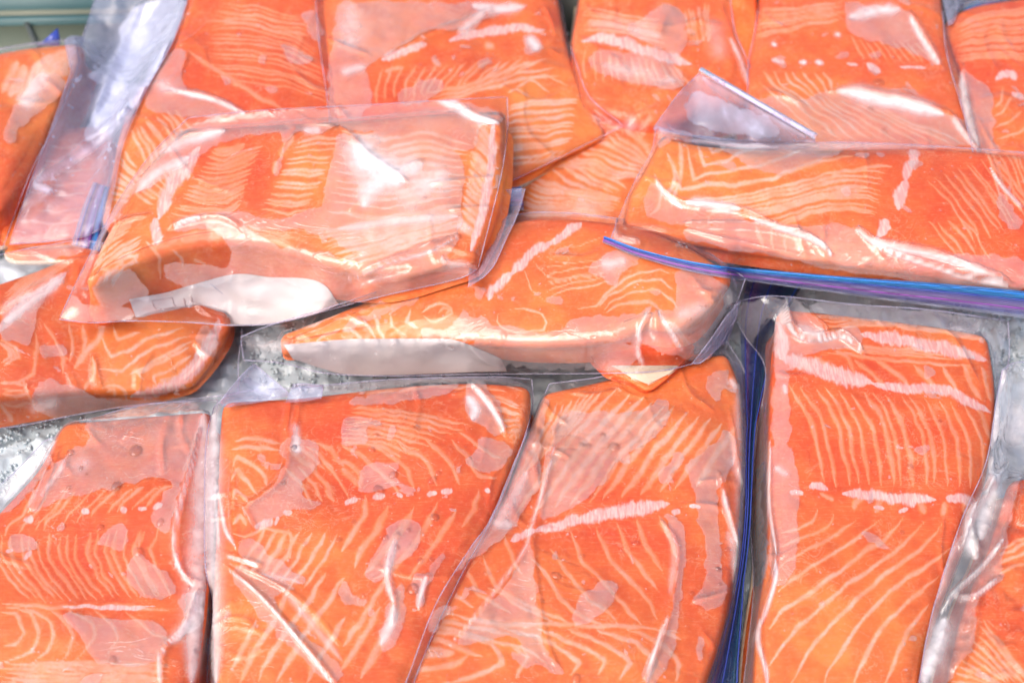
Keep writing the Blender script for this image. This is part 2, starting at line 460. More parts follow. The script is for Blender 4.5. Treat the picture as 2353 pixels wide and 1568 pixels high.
# ------------------------------------------------------------------ fillet
def make_fillet(parent, T, B, L=(), R=(), z=(.034, .034, .034, .034), H=.03, r=.0052, cell=.0009, slope=.10,
                lines=(), fams=(), bands=(), hues=(), hue0=.35, seed=1, dome=.0025, skin=True, skin_h=.004, warp=2.2, lw=1.0):
    T, B = np.array(T, float), np.array(B, float)
    L = np.vstack([T[:1], np.array(L, float).reshape(-1, 2), B[:1]]); R = np.vstack([T[-1:], np.array(R, float).reshape(-1, 2), B[-1:]])
    def wcurve(c, za, zb):
        c = catmull(c, 60); zz = np.linspace(za, zb, 60)
        x, y = unproj(c[:, 0], c[:, 1], zz)
        return np.stack([x, y, zz], -1)
    cT, cB = wcurve(T, z[0], z[1]), wcurve(B, z[2], z[3])
    cL, cR = wcurve(L, z[0], z[2]), wcurve(R, z[1], z[3])
    ln = lambda c: np.linalg.norm(np.diff(c, axis=0), axis=1).sum()
    nu = int(max(ln(cT), ln(cB)) / cell) + 2; nv = int(max(ln(cL), ln(cR)) / cell) + 2
    cT, cB, cL, cR = linres(cT, nu), linres(cB, nu), linres(cL, nv), linres(cR, nv)
    loop = np.vstack([cT[:-1], cR[:-1], cB[::-1][:-1], cL[::-1][:-1]])        # clockwise from above
    n = len(loop)
    def blur(a, k):
        for _ in range(k): a = (np.roll(a, 1, 0) + a * 2 + np.roll(a, -1, 0)) / 4
        return a
    sm = blur(loop, 50)
    tg = np.roll(sm, -4, 0) - np.roll(sm, 4, 0)
    nr = np.stack([-tg[:, 1], tg[:, 0]], -1); nr = blur(nr, 22); nr /= np.linalg.norm(nr, axis=1)[:, None] + 1e-12
    inner = blur(loop, 10)
    inner[:, :2] -= nr * r * .5
    inner = blur(inner, 5)
    a, b, c = nu - 1, nu - 1 + nv - 1, 2 * (nu - 1) + nv - 1
    iT = inner[:a + 1]; iR = inner[a:b + 1]; iB = inner[b:c + 1][::-1]; iL = np.vstack([inner[c:], inner[:1]])[::-1]
    S = coons(iT, iB, iL, iR)
    u = np.linspace(-1, 1, nu)[None]; v = np.linspace(-1, 1, nv)[:, None]
    env = (1 - u ** 4) * (1 - v ** 4)
    S[..., 2] += env * (dome + .0009 * wave_noise(seed, S[..., 0], S[..., 1], .09) + .00012 * wave_noise(seed + 5, S[..., 0], S[..., 1], .018))
    top = S.reshape(-1, 3)
    gi = np.arange(nu * nv).reshape(nv, nu)
    lid = np.concatenate([gi[0, :-1], gi[:-1, -1], gi[-1, ::-1][:-1], gi[::-1, 0][:-1]])
    base = top[lid]
    rings = []
    nb = max(4, int(r * 1.6 / (cell * 1.3)))
    for k in range(1, nb + 1):
        th = k / nb * math.pi / 2
        p = base.copy(); p[:, :2] += nr * r * math.sin(th); p[:, 2] -= r * (1 - math.cos(th)); rings.append(p)
    Hc = H if isinstance(H, (tuple, list)) else (H,) * 4
    hl = np.concatenate([np.linspace(Hc[0], Hc[1], a + 1)[:-1], np.linspace(Hc[1], Hc[3], nv)[:-1], np.linspace(Hc[3], Hc[2], nu)[:-1], np.linspace(Hc[2], Hc[0], nv)[:-1]])[:, None]
    hs = np.maximum(hl - r - (skin_h if skin else 0), .0006)
    ns = max(3, int(hs.max() / (cell * 1.5)))
    e = rings[-1].copy()
    arc = np.arange(n) * cell
    for k in range(1, ns + 1):
        f = k / ns
        p = e.copy(); p[:, 2] -= (hs * f)[:, 0]
        p[:, :2] += nr * (slope * hs * f - .0018 * math.sin(f * math.pi) + .0006 * np.sin(arc * 180 + seed)[:, None] * math.sin(f * 3))
        rings.append(p)
    V = np.vstack([top] + rings)
    F = grid_faces(nu, nv)
    ids = np.vstack([lid[None], (nu * nv + np.arange(len(rings) * n)).reshape(-1, n)])
    A = ids[:-1]; Bn = ids[1:]
    F2 = np.stack([A.ravel(), np.roll(A, -1, 1).ravel(), np.roll(Bn, -1, 1).ravel(), Bn.ravel()], -1)
    F = np.vstack([F, F2])
    px, py = proj(V)
    wx = px + warp * wave_noise(seed * 3 + 1, px, py, 75) + .45 * wave_noise(seed + 31, px, py, 18)
    wy = py + warp * wave_noise(seed * 3 + 2, px, py, 75) + .45 * wave_noise(seed + 32, px, py, 18)
    fat = np.full(len(V), 6.0)
    allp = [(TT(t, p), w * 1.3 * lw) for t, w, p in lines]
    rr = random.Random(seed)
    for t, w, k, pa, pb in fams:
        w *= 1.12 * lw
        if k >= 5: k = round(k * 1.42)
        pa, pb = linres(TT(t, pa), 14), linres(TT(t, pb), 14)
        for q in range(k):
            f = q / (k - 1) if k > 1 else .5
            f = min(1, max(0, f + (rr.uniform(-.18, .18) / max(1, k - 1) if 0 < q < k - 1 else 0)))
            g = pa * (1 - f) + pb * f
            j = np.array([rr.uniform(-3, 3), rr.uniform(-3, 3)])
            allp.append((g + j, w * rr.uniform(.85, 1.3)))
    for p, w in allp:
        seg_dist2(wx, wy, linres(p, max(len(p), 14)), fat, w)
    band = np.full(len(V), 6.0)
    for t, w, p in bands:
        seg_dist2(wx, wy, linres(TT(t, p), max(8, len(p))), band, w, clip=9)
    hue = np.full(len(V), hue0)
    for x0, y0, rad, val in hues:
        g = np.exp(-((px - x0) ** 2 + (py - y0) ** 2) / (2 * rad * rad)); hue = hue * (1 - g) + val * g
    o = link('fillet', V, F, M_FLESH, parent, attrs={'fat': fat, 'band': np.sqrt(band), 'hue': hue})
    add_obstacle(V[:, :], F)
    if skin:
        s0 = rings[-1]; sk = []
        prof = [(-.0004, 0), (.0006, .0002), (.0011, .0012), (.0010, .0026), (.0002, .0038), (-.004, .0042), (-.02, .0043)]
        for off, dz in prof:
            p = s0.copy(); p[:, :2] += nr * off; p[:, 2] -= dz * skin_h / .004; sk.append(p)
        link('skin', np.vstack(sk), ring_faces(n, len(sk)), M_SKIN, parent, attrs={'edge': np.repeat([0, .1, .35, .7, 1, 1, 1], n)})
    return o

# ------------------------------------------------------------------ film
def film_patch(parent, T, B, L=(), R=(), zT=.03, zB=.01, zL=.01, zR=.01, gap=.0007, cell=.0013, patches=(), milk_glare=(), ridges=(),
               rand=14, seed=1, material=None, wet=0.0, seam='TBLR', name='film', iters=260, sag=0.0, seam_r=.00028, rumple=.00025):
    T, B = np.array(T, float), np.array(B, float)
    L = np.vstack([T[:1], np.array(L, float).reshape(-1, 2), B[:1]]); R = np.vstack([T[-1:], np.array(R, float).reshape(-1, 2), B[-1:]])
    ctl, ctr, cbl, cbr = (zT + zL) / 2, (zT + zR) / 2, (zB + zL) / 2, (zB + zR) / 2
    def wcurve(c, za, zm, zb):
        c = catmull(c, 80); g = np.linspace(0, 1, 80)
        zz = np.interp(g, [0, .12, .88, 1], [za, zm, zm, zb])
        x, y = unproj(c[:, 0], c[:, 1], zz)
        for _ in range(70):                    # the rim rests on what it crosses
            low_ = np.maximum(support(x, y), support(x, y + .0022)) + gap > zz
            if not low_.any(): break
            zz = np.where(low_, zz + .001, zz)
            x, y = unproj(c[:, 0], c[:, 1], zz)
        z3 = zz.copy()
        for _ in range(6): z3[1:-1] = np.maximum(zz[1:-1], (z3[:-2] + 2 * z3[1:-1] + z3[2:]) / 4)
        zz = z3
        x, y = unproj(c[:, 0], c[:, 1], zz)
        return np.stack([x, y, zz], -1)
    cT, cB = wcurve(T, ctl, zT, ctr), wcurve(B, cbl, zB, cbr)
    cL, cR = wcurve(L, ctl, zL, cbl), wcurve(R, ctr, zR, cbr)
    ln = lambda c: np.linalg.norm(np.diff(c, axis=0), axis=1).sum()
    nu = int(max(ln(cT), ln(cB)) / cell) + 2; nv = int(max(ln(cL), ln(cR)) / cell) + 2
    S = coons(linres(cT, nu), linres(cB, nu), linres(cL, nv), linres(cR, nv))
    sup = support(S[..., 0], S[..., 1]) + gap
    sup0 = sup
    sp_ = np.pad(sup, 1, mode='edge')
    sup = np.maximum.reduce([sp_[a_:a_ + nv, b_:b_ + nu] for a_ in range(3) for b_ in range(3)])
    z = np.maximum(S[..., 2], sup0)
    bmask = np.zeros(z.shape, bool); bmask[0] = bmask[-1] = True; bmask[:, 0] = bmask[:, -1] = True
    zb = z.copy()
    low = np.maximum(sup, np.minimum.reduce([zT, zB, zL, zR]) if False else sup)
    z = np.where(bmask, zb, np.maximum(low, S[..., 2] * .0 + low))
    for _ in range(iters):
        zz = z.copy()
        zz[1:-1, 1:-1] = (z[:-2, 1:-1] + z[2:, 1:-1] + z[1:-1, :-2] + z[1:-1, 2:]) / 4 - sag
        z = np.where(bmask, zb, np.maximum(zz, low))
    S[..., 2] = z
    px, py = proj(S)
    edge = np.minimum.reduce([np.arange(nu)[None] + 0 * z, (nu - 1 - np.arange(nu))[None] + 0 * z, np.arange(nv)[:, None] + 0 * z, (nv - 1 - np.arange(nv))[:, None] + 0 * z])
    em = np.clip(edge / 5, 0, 1)
    add = np.zeros_like(z)
    add += np.abs(wave_noise(seed, S[..., 0], S[..., 1], .035)) * rumple + np.abs(wave_noise(seed + 3, S[..., 0], S[..., 1], .014)) * rumple * .4
    rr = random.Random(seed)
    P = np.stack([px, py], -1)
    todo = [(TT(t, p), w, h) for t, w, h, p in ridges]
    for k in range(int(rand * 1.7)):                      # short creases running in from the rim
        side = rr.choice('TBLR'); f = rr.uniform(.04, .96)
        if side in 'TB': i, j = (0 if side == 'T' else nv - 1), int(f * (nu - 1))
        else: i, j = int(f * (nv - 1)), (0 if side == 'L' else nu - 1)
        p0 = P[i, j]; c = P[nv // 2, nu // 2]
        d = (c - p0) / (np.linalg.norm(c - p0) + 1e-6); a = rr.uniform(-1.0, 1.0)
        d = np.array([d[0] * math.cos(a) - d[1] * math.sin(a), d[0] * math.sin(a) + d[1] * math.cos(a)])
        ll = rr.uniform(50, 210); bend = rr.uniform(-.25, .25) * ll; nrm = np.array([-d[1], d[0]])
        todo.append((np.array([p0, p0 + d * ll * .5 + nrm * bend, p0 + d * ll]), rr.uniform(3.6, 6.5), rr.uniform(.0003, .0011)))
    fx, fy = px.ravel(), py.ravel()
    for p, w, h in todo:
        q = np.full(fx.shape, 9.0)
        seg_dist2(fx, fy, catmull(p, 16), q, w, clip=9)
        add += (h * np.exp(-q * .9)).reshape(z.shape)
    S[..., 2] += add * em
    px, py = proj(S); fx, fy = px.ravel(), py.ravel()
    sd = np.full(fx.shape, 60.0)
    for t, poly in patches:
        pp = TT(t, poly); m_ = len(pp)
        sm_ = catmull(np.vstack([pp, pp[:1]]), m_ * 4)[:-1]
        for _ in range(2): sm_ = (np.roll(sm_, 1, 0) + 2 * sm_ + np.roll(sm_, -1, 0)) / 4
        pp = sm_ + 3.5 * np.stack([wave_noise(seed + 70, sm_[:, 0], sm_[:, 1], 45), wave_noise(seed + 71, sm_[:, 0], sm_[:, 1], 45)], -1)
        pc = np.vstack([pp, pp[:1]])
        lo, hi = pp.min(0) - 60, pp.max(0) + 60
        idx = np.nonzero((fx > lo[0]) & (fx < hi[0]) & (fy > lo[1]) & (fy < hi[1]))[0]
        X, Y = fx[idx], fy[idx]
        d2 = np.full(len(idx), 3600.0); ins = np.zeros(len(idx), bool)
        for i in range(len(pp)):
            ax, ay = pc[i]; bx, by = pc[i + 1]; dx, dy = bx - ax, by - ay
            t_ = np.clip(((X - ax) * dx + (Y - ay) * dy) / (dx * dx + dy * dy + 1e-9), 0, 1)
            d2 = np.minimum(d2, (X - ax - t_ * dx) ** 2 + (Y - ay - t_ * dy) ** 2)
            cr = ((ay > Y) != (by > Y)) & (X < (bx - ax) * (Y - ay) / (by - ay + 1e-12) + ax)
            ins ^= cr
        s = np.sqrt(d2) * np.where(ins, -1, 1)
        sd[idx] = np.minimum(sd[idx], s)
    mk = np.zeros(fx.shape)  # soft strokes whitening the film to stand in for reflections and glare
    for t, w, amt, p in milk_glare:
        q = np.full(fx.shape, 9.0)
        seg_dist2(fx, fy, catmull(TT(t, p), 14) if len(p) > 1 else TT(t, [p[0], (p[0][0] + 1, p[0][1])]), q, w, clip=9)
        mk = np.maximum(mk, amt * np.exp(-q))
    F = grid_faces(nu, nv)
    V = S.reshape(-1, 3)
    o = link(name, V, F, material or M_FILM, parent, attrs={'sd': sd, 'milk_glare': mk, 'wet': np.full(len(V), wet)})
    add_obstacle(V, F)
    if seam:
        e = {'T': S[0], 'B': S[-1], 'L': S[:, 0], 'R': S[:, -1]}
        for s in seam:
            tube('seam', e[s][::2] + np.array([0, 0, .0004]), seam_r * (1 + .25 * np.sin(np.arange(len(e[s][::2])) * .9)), M_SEAM, parent, 5)
    return S

# ------------------------------------------------------------------ droplets
def drop_mesh():
    V, F = [], []
    n, m = 12, 5
    for i in range(m):
        a = i / m * math.pi / 2
        for j in range(n):
            t = 2 * math.pi * j / n
            V.append((math.cos(a) * math.cos(t), math.cos(a) * math.sin(t), .38 * math.sin(a)))
    V.append((0, 0, .38))
    for i in range(m - 1):
        for j in range(n):
            F.append((i * n + j, i * n + (j + 1) % n, (i + 1) * n + (j + 1) % n, (i + 1) * n + j))
    top = len(V) - 1
    for j in range(n): F.append(((m - 1) * n + j, (m - 1) * n + (j + 1) % n, top, top))
    return np.array(V), [f if f[2] != f[3] else f[:3] for f in F]
DV, DF = drop_mesh()
dm = bpy.data.meshes.new('droplet'); dm.from_pydata([tuple(v) for v in DV], [], DF); dm.materials.append(M_WATER)
for p_ in dm.polygons: p_.use_smooth = True

def droplets(parent, S, n_small, big=(), seed=1):
    rr = random.Random(seed)
    px, py = proj(S)
    nv, nu = px.shape
    vis = np.argwhere((px > 5) & (px < W_PX - 5) & (py > 5) & (py < H_PX - 5))
    vis = vis[(vis[:, 0] > 2) & (vis[:, 0] < nv - 3) & (vis[:, 1] > 2) & (vis[:, 1] < nu - 3)]
    if len(vis) == 0: return
    def basis(i, j):
        a = S[i, j + 1] - S[i, j - 1]; b = S[i - 1, j] - S[i + 1, j]
        nrm = np.cross(a, b); nrm /= np.linalg.norm(nrm) + 1e-12
        if nrm[2] < 0: nrm = -nrm
        q = Vector(nrm).to_track_quat('Z', 'Y')
        return q
    Vs, Fs = [], []
    oc = np.array([(math.cos(t), math.sin(t), 0) for t in np.linspace(0, 2 * math.pi, 8, endpoint=False)] +
                  [(.7 * math.cos(t), .7 * math.sin(t), .36) for t in np.linspace(0, 2 * math.pi, 8, endpoint=False)] + [(0, 0, .5)])
    of = [(k, (k + 1) % 8, 8 + (k + 1) % 8, 8 + k) for k in range(8)] + [(8 + k, 8 + (k + 1) % 8, 16, 16) for k in range(8)]
    cl = [vis[rr.randrange(len(vis))] for _ in range(max(2, n_small // 14))]
    for k in range(int(n_small * 1.8)):
        if rr.random() < .5:
            c = rr.choice(cl); i = int(c[0] + rr.gauss(0, 7)); j = int(c[1] + rr.gauss(0, 7))
            if not (2 < i < nv - 3 and 2 < j < nu - 3): continue
        else: i, j = vis[rr.randrange(len(vis))]
        r = rr.uniform(.00022, .00055) * (1.6 if rr.random() < .12 else 1)
        M = basis(i, j).to_matrix()
        sc = np.array([r * rr.uniform(.8, 1.3), r, r])
        P = (oc * sc) @ np.array(M).T + S[i, j]
        Fs += [tuple(x + len(Vs) * 17 for x in f) for f in of]; Vs.append(P)
    if Vs:
        o = link('fine_droplets', np.vstack(Vs), np.array(Fs), M_WATER, parent)
        o.data.validate(); o['kind'] = 'stuff'
    for (x, y, rad) in big:                     # the larger drops seen one by one
        k = np.argmin((px - x) ** 2 + (py - y) ** 2); i, j = divmod(int(k), nu)
        i = min(max(i, 2), nv - 3); j = min(max(j, 2), nu - 3)
        o = bpy.data.objects.new('droplet', dm); COL.objects.link(o); o.parent = parent
        s = rad / 6600.0
        o.location = S[i, j]; o.rotation_mode = 'QUATERNION'; o.rotation_quaternion = basis(i, j)
        o.scale = (s * rr.uniform(.85, 1.0), s * rr.uniform(1.0, 1.25), s)

def zip_seal(parent, pts, widths, z, cell=.0014, nacross=16, tilt=0.0, tubes=(('blue', .12), ('purple', .66)), sway=0.0, rest=False, material=None):
    """ribbon along pts (D pixels), widths across (D pixels)"""
    c = catmull(pts, 120); zz = np.interp(np.linspace(0, 1, 120), np.linspace(0, 1, len(z)), z)
    wd = np.interp(np.linspace(0, 1, 120), np.linspace(0, 1, len(widths)), widths)
    t = np.gradient(c, axis=0); t /= np.linalg.norm(t, axis=1)[:, None]
    nrm = np.stack([-t[:, 1], t[:, 0]], -1)
    rows = []
    for k in range(nacross):
        f = k / (nacross - 1) - .5
        p = c + nrm * wd[:, None] * f
        h = zz + tilt * f + 0 * sway * np.sin(np.linspace(0, 9, 120)) + .0007 * math.cos(f * 20)
        x, y = unproj(p[:, 0], p[:, 1], h)
        for _ in range(50):
            lo_ = support(x, y) + .0012 > h
            if not lo_.any() or not rest: break
            h = np.where(lo_, h + .001, h); x, y = unproj(p[:, 0], p[:, 1], h)
        h[1:-1] = (h[:-2] + 2 * h[1:-1] + h[2:]) / 4
        x, y = unproj(p[:, 0], p[:, 1], h)
        rows.append(np.stack([x, y, h], -1))
    S = np.stack(rows)                            # (nacross, 120, 3)
    zo = link('zip_seal', S.reshape(-1, 3), grid_faces(120, nacross), material or M_ZIP, parent,
              attrs={'across': np.repeat(np.linspace(0, 1, nacross), 120), 'along': np.tile(np.linspace(0, 1, 120), nacross)})
    for colr, f in tubes:
        k = f * (nacross - 1); k0 = int(k)
        tube('zip_track', (S[k0] + np.array([0, 0, .0006]))[::2], .00035, M_TUBE[colr], zo, 6)
    add_obstacle(S.reshape(-1, 3), grid_faces(120, nacross))
    return zo

# ================================================================== setting
def build_setting():
    # crushed ice bed the bags lie on
    nx, ny = 330, 250
    xs = np.linspace(-.46, .46, nx); ys = np.linspace(.245, -.26, ny)
    X, Y = np.meshgrid(xs, ys)
    Z = -.007 + .0022 * wave_noise(50, X, Y, .03) + .0016 * wave_noise(51, X, Y, .010) + .00025 * RNG.standard_normal(X.shape)
    V = np.stack([X, Y, Z], -1).reshape(-1, 3)
    o = link('ice_bed', V, grid_faces(nx, ny), M_ICE); o['kind'] = 'structure'
    # loose grains of ice where the bed shows
    rr = random.Random(3); Vs, Fs = [], []
    ico_v = np.array([(0, 0, 1), (.9, 0, .3), (.3, .85, .3), (-.7, .5, .3), (-.7, -.5, .3), (.3, -.85, .3), (0, 0, -.6)])
    ico_f = np.array([(0, 1, 2), (0, 2, 3), (0, 3, 4), (0, 4, 5), (0, 5, 1), (6, 2, 1), (6, 3, 2), (6, 4, 3), (6, 5, 4), (6, 1, 5)])
    spots = [((-60, 950), (240, 1130), 450), ((540, 730), (1150, 890), 500), ((1240, -20), (1360, 230), 240), ((2180, 680), (2400, 860), 420),
             ((1640, 630), (2000, 860), 260), ((430, 1250), (520, 1568), 160), ((1600, 1350), (1760, 1568), 160)]
    for (a, b, k) in spots:
        for _ in range(k):
            x, y = unproj(rr.uniform(a[0], b[0]), rr.uniform(a[1], b[1]), -.004)
            s = rr.uniform(.0006, .0019)
            M = np.array(Euler((rr.uniform(0, 6), rr.uniform(0, 6), rr.uniform(0, 6))).to_matrix())
            P = (ico_v * s * np.array([rr.uniform(.7, 1.4), 1, rr.uniform(.5, 1)])) @ M.T + np.array([x, y, -.0068 + rr.uniform(0, .0015)])
            Fs.append(ico_f + 7 * len(Vs)); Vs.append(P)
    o = link('ice_grains', np.vstack(Vs), np.vstack(Fs), M_ICE, smooth=True); o['kind'] = 'stuff'
    # tray behind: beige ledge with a teal lip and dark joints
    cream = make_simple('tray_cream', (0.15, 0.15, 0.10), .5, (0.09, 0.12, 0.09), 18)
    teal = make_simple('tray_teal', (0.03, 0.09, 0.10), .4, (0.05, 0.12, 0.12), 20)
    dark = make_simple('tray_dark', (0.055, 0.065, 0.06), .6, (0.09, 0.10, 0.09), 30)
    root = thing('display_tray', 'blurred beige and teal tray edge behind the bags in the far left corner', 'tray')
    def slab(name, quad, z, th, m):
        x, y = unproj([q[0] for q in quad], [q[1] for q in quad], z)
        t = np.stack([x, y, np.full(4, z)], -1); b = t.copy(); b[:, 2] -= th
        link(name, np.vstack([t, b]), np.array([(0, 1, 2, 3), (0, 4, 5, 1), (1, 5, 6, 2), (2, 6, 7, 3), (3, 7, 4, 0), (7, 6, 5, 4)]), m, root, smooth=False)
    slab('ledge', [(-300, 60), (-300, 170), (560, 150), (560, 40)], .002, .02, cream)
    slab('lip', [(-300, 44), (-300, 56), (560, 36), (560, 26)], .006, .02, teal)
    slab('ledge', [(-300, 16), (-300, 42), (560, 24), (560, 2)], .004, .02, cream)
    slab('rail', [(-300, -120), (-300, 12), (560, -2), (560, -120)], .010, .03, teal)
    slab('joint', [(50, 40), (82, 125), (96, 125), (62, 40)], .0045, .004, dark)
    # dark wall of the tray behind the top row
    x0, y0 = unproj(1300, 66, 0.0)
    Vw = np.array([(-.08, y0, -.02), (.5, y0, -.02), (.5, y0 + .01, .05), (-.08, y0 + .01, .05), (-.08, y0 + .02, .05), (.5, y0 + .02, .05), (-.08, y0 + .02, -.02), (.5, y0 + .02, -.02)])
    link('back_wall', Vw, np.array([(0, 1, 2, 3), (3, 2, 5, 4), (4, 5, 7, 6)]), dark, root, smooth=False)
    # table under the ice
    tb = np.array([(-3, -3, -.03), (3, -3, -.03), (3, 3, -.03), (-3, 3, -.03)])
    o = link('ground', tb, np.array([(0, 1, 2, 3)]), make_simple('stall_table', (0.30, 0.31, 0.30), .5), smooth=False); o['kind'] = 'structure'

build_setting()
BAG = 'clear bags of salmon fillet heaped on ice'
def bag(label): return thing('salmon_bag', label, 'bagged salmon', group=BAG)

# ================================================================== back row
# far left, two pieces
b = bag('dark red salmon piece cut by the left edge, behind the tall empty bag sleeve')
make_fillet(b, [(30, 300), (245, 290)], [(5, 545), (215, 540)], L=[(12, 440)], z=(.02,) * 4, H=.020, cell=.0013, seed=41, hue0=.55,
            fams=[('D', 1.6, 6, [(60, 330), (150, 340), (220, 330)], [(20, 560), (120, 570), (200, 560)])])
make_fillet(b, [(-120, 150), (40, 115), (182, 100)], [(-120, 480), (-40, 480), (0, 465)], R=[(165, 160), (112, 270), (60, 380)], z=(.036,) * 4, H=.03, cell=.0012,
            seed=42, hue0=.25, hues=[(120, 150, 70, .9), (80, 240, 60, .9)],
            fams=[('a', 5, 6, [(220, 470), (330, 400), (540, 330)], [(240, 520), (330, 500), (480, 510)]), ('a', 6, 4, [(20, 640), (60, 560), (120, 420)], [(120, 700), (200, 620), (230, 480)])])
S = film_patch(b, [(-130, 140), (40, 106), (192, 88)], [(-130, 560), (-40, 545), (5, 575)], R=[(175, 170), (125, 290), (70, 400)], zT=.032, zB=.014, zR=.02, zL=.03, cell=.0017,
           patches=[('a', [(200, 590), (290, 500), (460, 540), (410, 700), (250, 760), (60, 1000), (20, 900)])],
           milk_glare=[('a', 22, .45, [(160, 720), (230, 600), (300, 500)])], seed=42, rand=8, seam='TR')
droplets(b, S, 20, seed=2)
zc = thing('zip_corner', 'small blue corner of a zip seal sticking up behind the far left fillet', 'zip seal')
x, y = unproj([88, 137, 135], [105, 104, 78], .03)
link('blue_flap', np.array([(x[0], y[0], .030), (x[1], y[1], .030), (x[2], y[2], .034), (x[0], y[0] + .002, .029), (x[1], y[1] + .002, .029), (x[2], y[2] + .002, .033)]),
     np.array([(0, 1, 2), (5, 4, 3), (0, 3, 4), (0, 4, 1), (1, 4, 5), (1, 5, 2), (2, 5, 3), (2, 3, 0)]), M_TUBE['navy'], zc, smooth=False)
tube('purple_line', np.array([(x[0], y[0] - .0005, .031), (x[1], y[1] - .0005, .031)]), .0006, M_TUBE['purple'], zc)

# top left fillet with the loose sleeve
b = bag('bright orange fillet at the top left, its long empty sleeve lying flattened beside it')
make_fillet(b, [(440, -70), (600, -90), (735, -70)], [(240, 505), (500, 420), (790, 345)], L=[(440, -20), (385, 120), (315, 215), (282, 300), (262, 400)], R=[(755, 60), (768, 190)],
            z=(.036,) * 4, H=.033, cell=.0010, seed=43, lw=.8, hue0=.18, hues=[(330, 380, 80, 1.0), (280, 440, 60, 1.0), (560, 30, 60, .4)],
            lines=[('a', 4.0, [(1290, 340), (1360, 400), (1500, 490), (1650, 590), (1800, 680), (1970, 760)])],
            fams=[('a', 1.7, 9, [(1420, 150), (1700, 120), (2000, 200), (2180, 330)], [(1420, 520), (1700, 560), (2000, 600), (2290, 720)]),
                  ('a', 1.6, 5, [(1500, 20), (1800, 60), (2150, 150)], [(1420, 150), (1700, 180), (2150, 260)]),
                  ('a', 3.4, 6, [(880, 900), (950, 1000), (1010, 1150)], [(1190, 740), (1290, 860), (1340, 940)]),
                  ('a', 3.6, 6, [(850, 1050), (900, 1110), (950, 1160)], [(760, 1380), (850, 1400), (900, 1400)])])
S = film_patch(b, [(425, -80), (600, -100), (752, -80)], [(240, 525), (500, 440), (800, 360)], L=[(430, -20), (370, 110), (300, 200), (266, 320), (245, 440)], R=[(772, 60), (785, 190)],
           zT=.036, zB=.012, zL=.022, zR=.02, cell=.0015, seed=44, rand=10, seam='R',
           patches=[('a', [(1200, 340), (1300, 350), (1240, 540), (1270, 620), (1400, 640), (1720, 790), (1300, 800), (1000, 740), (1020, 560), (1100, 430)]),
                    ('a', [(1930, 300), (2030, 330), (2150, 400), (2130, 450), (1990, 420)]), ('a', [(1820, 590), (1900, 600), (1900, 640), (1830, 620)]),
                    ('a', [(2070, 60), (2160, 90), (2210, 180), (2230, 330), (2120, 220)]), ('a', [(1770, 400), (1820, 390), (1830, 430), (1790, 450)])],
           ridges=[('a', 4, .0016, [(1130, 640), (1280, 630), (1450, 670), (1620, 750), (1720, 800)]), ('a', 3, .001, [(1460, 140), (1340, 250), (1220, 330)]), ('a', 3, .001, [(1290, 350), (1240, 480), (1140, 600)])],
           milk_glare=[('a', 5, .6, [(1130, 600), (1300, 650), (1500, 700), (1700, 790)]), ('a', 14, .3, [(1100, 580), (1180, 620)])])
droplets(b, S, 70, seed=3)
zip_seal(b, [(236, 425), (215, 490), (196, 570)], [46, 58, 66], [.031, .027, .024], tubes=(('navy', .15), ('purple', .45), ('navy', .8)))
S = film_patch(b, [(238, -70), (340, -80), (455, -75)], [(22, 562), (110, 556), (190, 545), (246, 520)], L=[(212, 20), (165, 160), (120, 290), (70, 420)], R=[(400, 90), (338, 205), (285, 330), (262, 440)],
           zT=.030, zB=.006, zL=.010, zR=.030, cell=.0015, seed=45, rand=12, seam='LB', material=M_LOOSE, name='sleeve', wet=0, rumple=.0012,
           patches=[('a', [(900, 20), (1420, 20), (1150, 430), (900, 760), (620, 980), (540, 1010), (680, 700), (780, 400)]), ('a', [(600, 520), (720, 460), (780, 380), (740, 560), (640, 560)])],
           milk_glare=[('a', 30, .42, [(1000, 50), (900, 330), (800, 560), (660, 880)]), ('a', 12, .3, [(1150, 300), (1000, 620), (700, 950), (560, 1020)]), ('a', 10, .35, [(230, 1260), (500, 1100), (800, 880)]), ('a', 7, .5, [(230, 1270), (360, 1320)])],
           ridges=[('a', 9, .004, [(180, 1260), (450, 1130), (720, 920), (900, 760)]), ('a', 5, .002, [(230, 1270), (450, 1340), (700, 1420)]), ('a', 7, .003, [(1000, 0), (800, 450), (660, 800)]), ('a', 8, .003, [(370, 1340), (250, 1440), (120, 1540)]), ('a', 6, .002, [(560, 600), (700, 530), (800, 420)])])

# the bent one right of the dark gap
b = bag('folded fillet right of the dark gap, its belly end tucked under the centre fillet')
make_fillet(b, [(1345, 225), (1460, 250), (1580, 200)], [(1172, 530), (1300, 530), (1470, 530)], L=[(1285, 340), (1210, 410)], R=[(1560, 330), (1500, 430)], z=(.020,) * 4, H=.02, cell=.0009, seed=48, lw=.72, hue0=.7,
            hues=[(1400, 280, 60, .5)], warp=3,
            fams=[('b', 4.6, 6, [(1430, 1130), (1650, 1160), (1850, 1230), (2050, 1240)], [(1950, 880), (2050, 960), (2130, 1050), (2160, 1100)]),
                  ('b', 4.6, 6, [(1290, 1230), (1500, 1290), (1700, 1330), (1950, 1370)], [(1200, 1480), (1350, 1500), (1600, 1470), (1850, 1490)]),
                  ('b', 4, 4, [(1420, 1120), (1560, 1240), (1820, 1340)], [(1600, 1060), (1750, 1180), (1980, 1300)]),
                  ('b', 3.6, 5, [(1700, 700), (1780, 800), (1850, 900)], [(2000, 700), (2100, 800), (2150, 950)])])
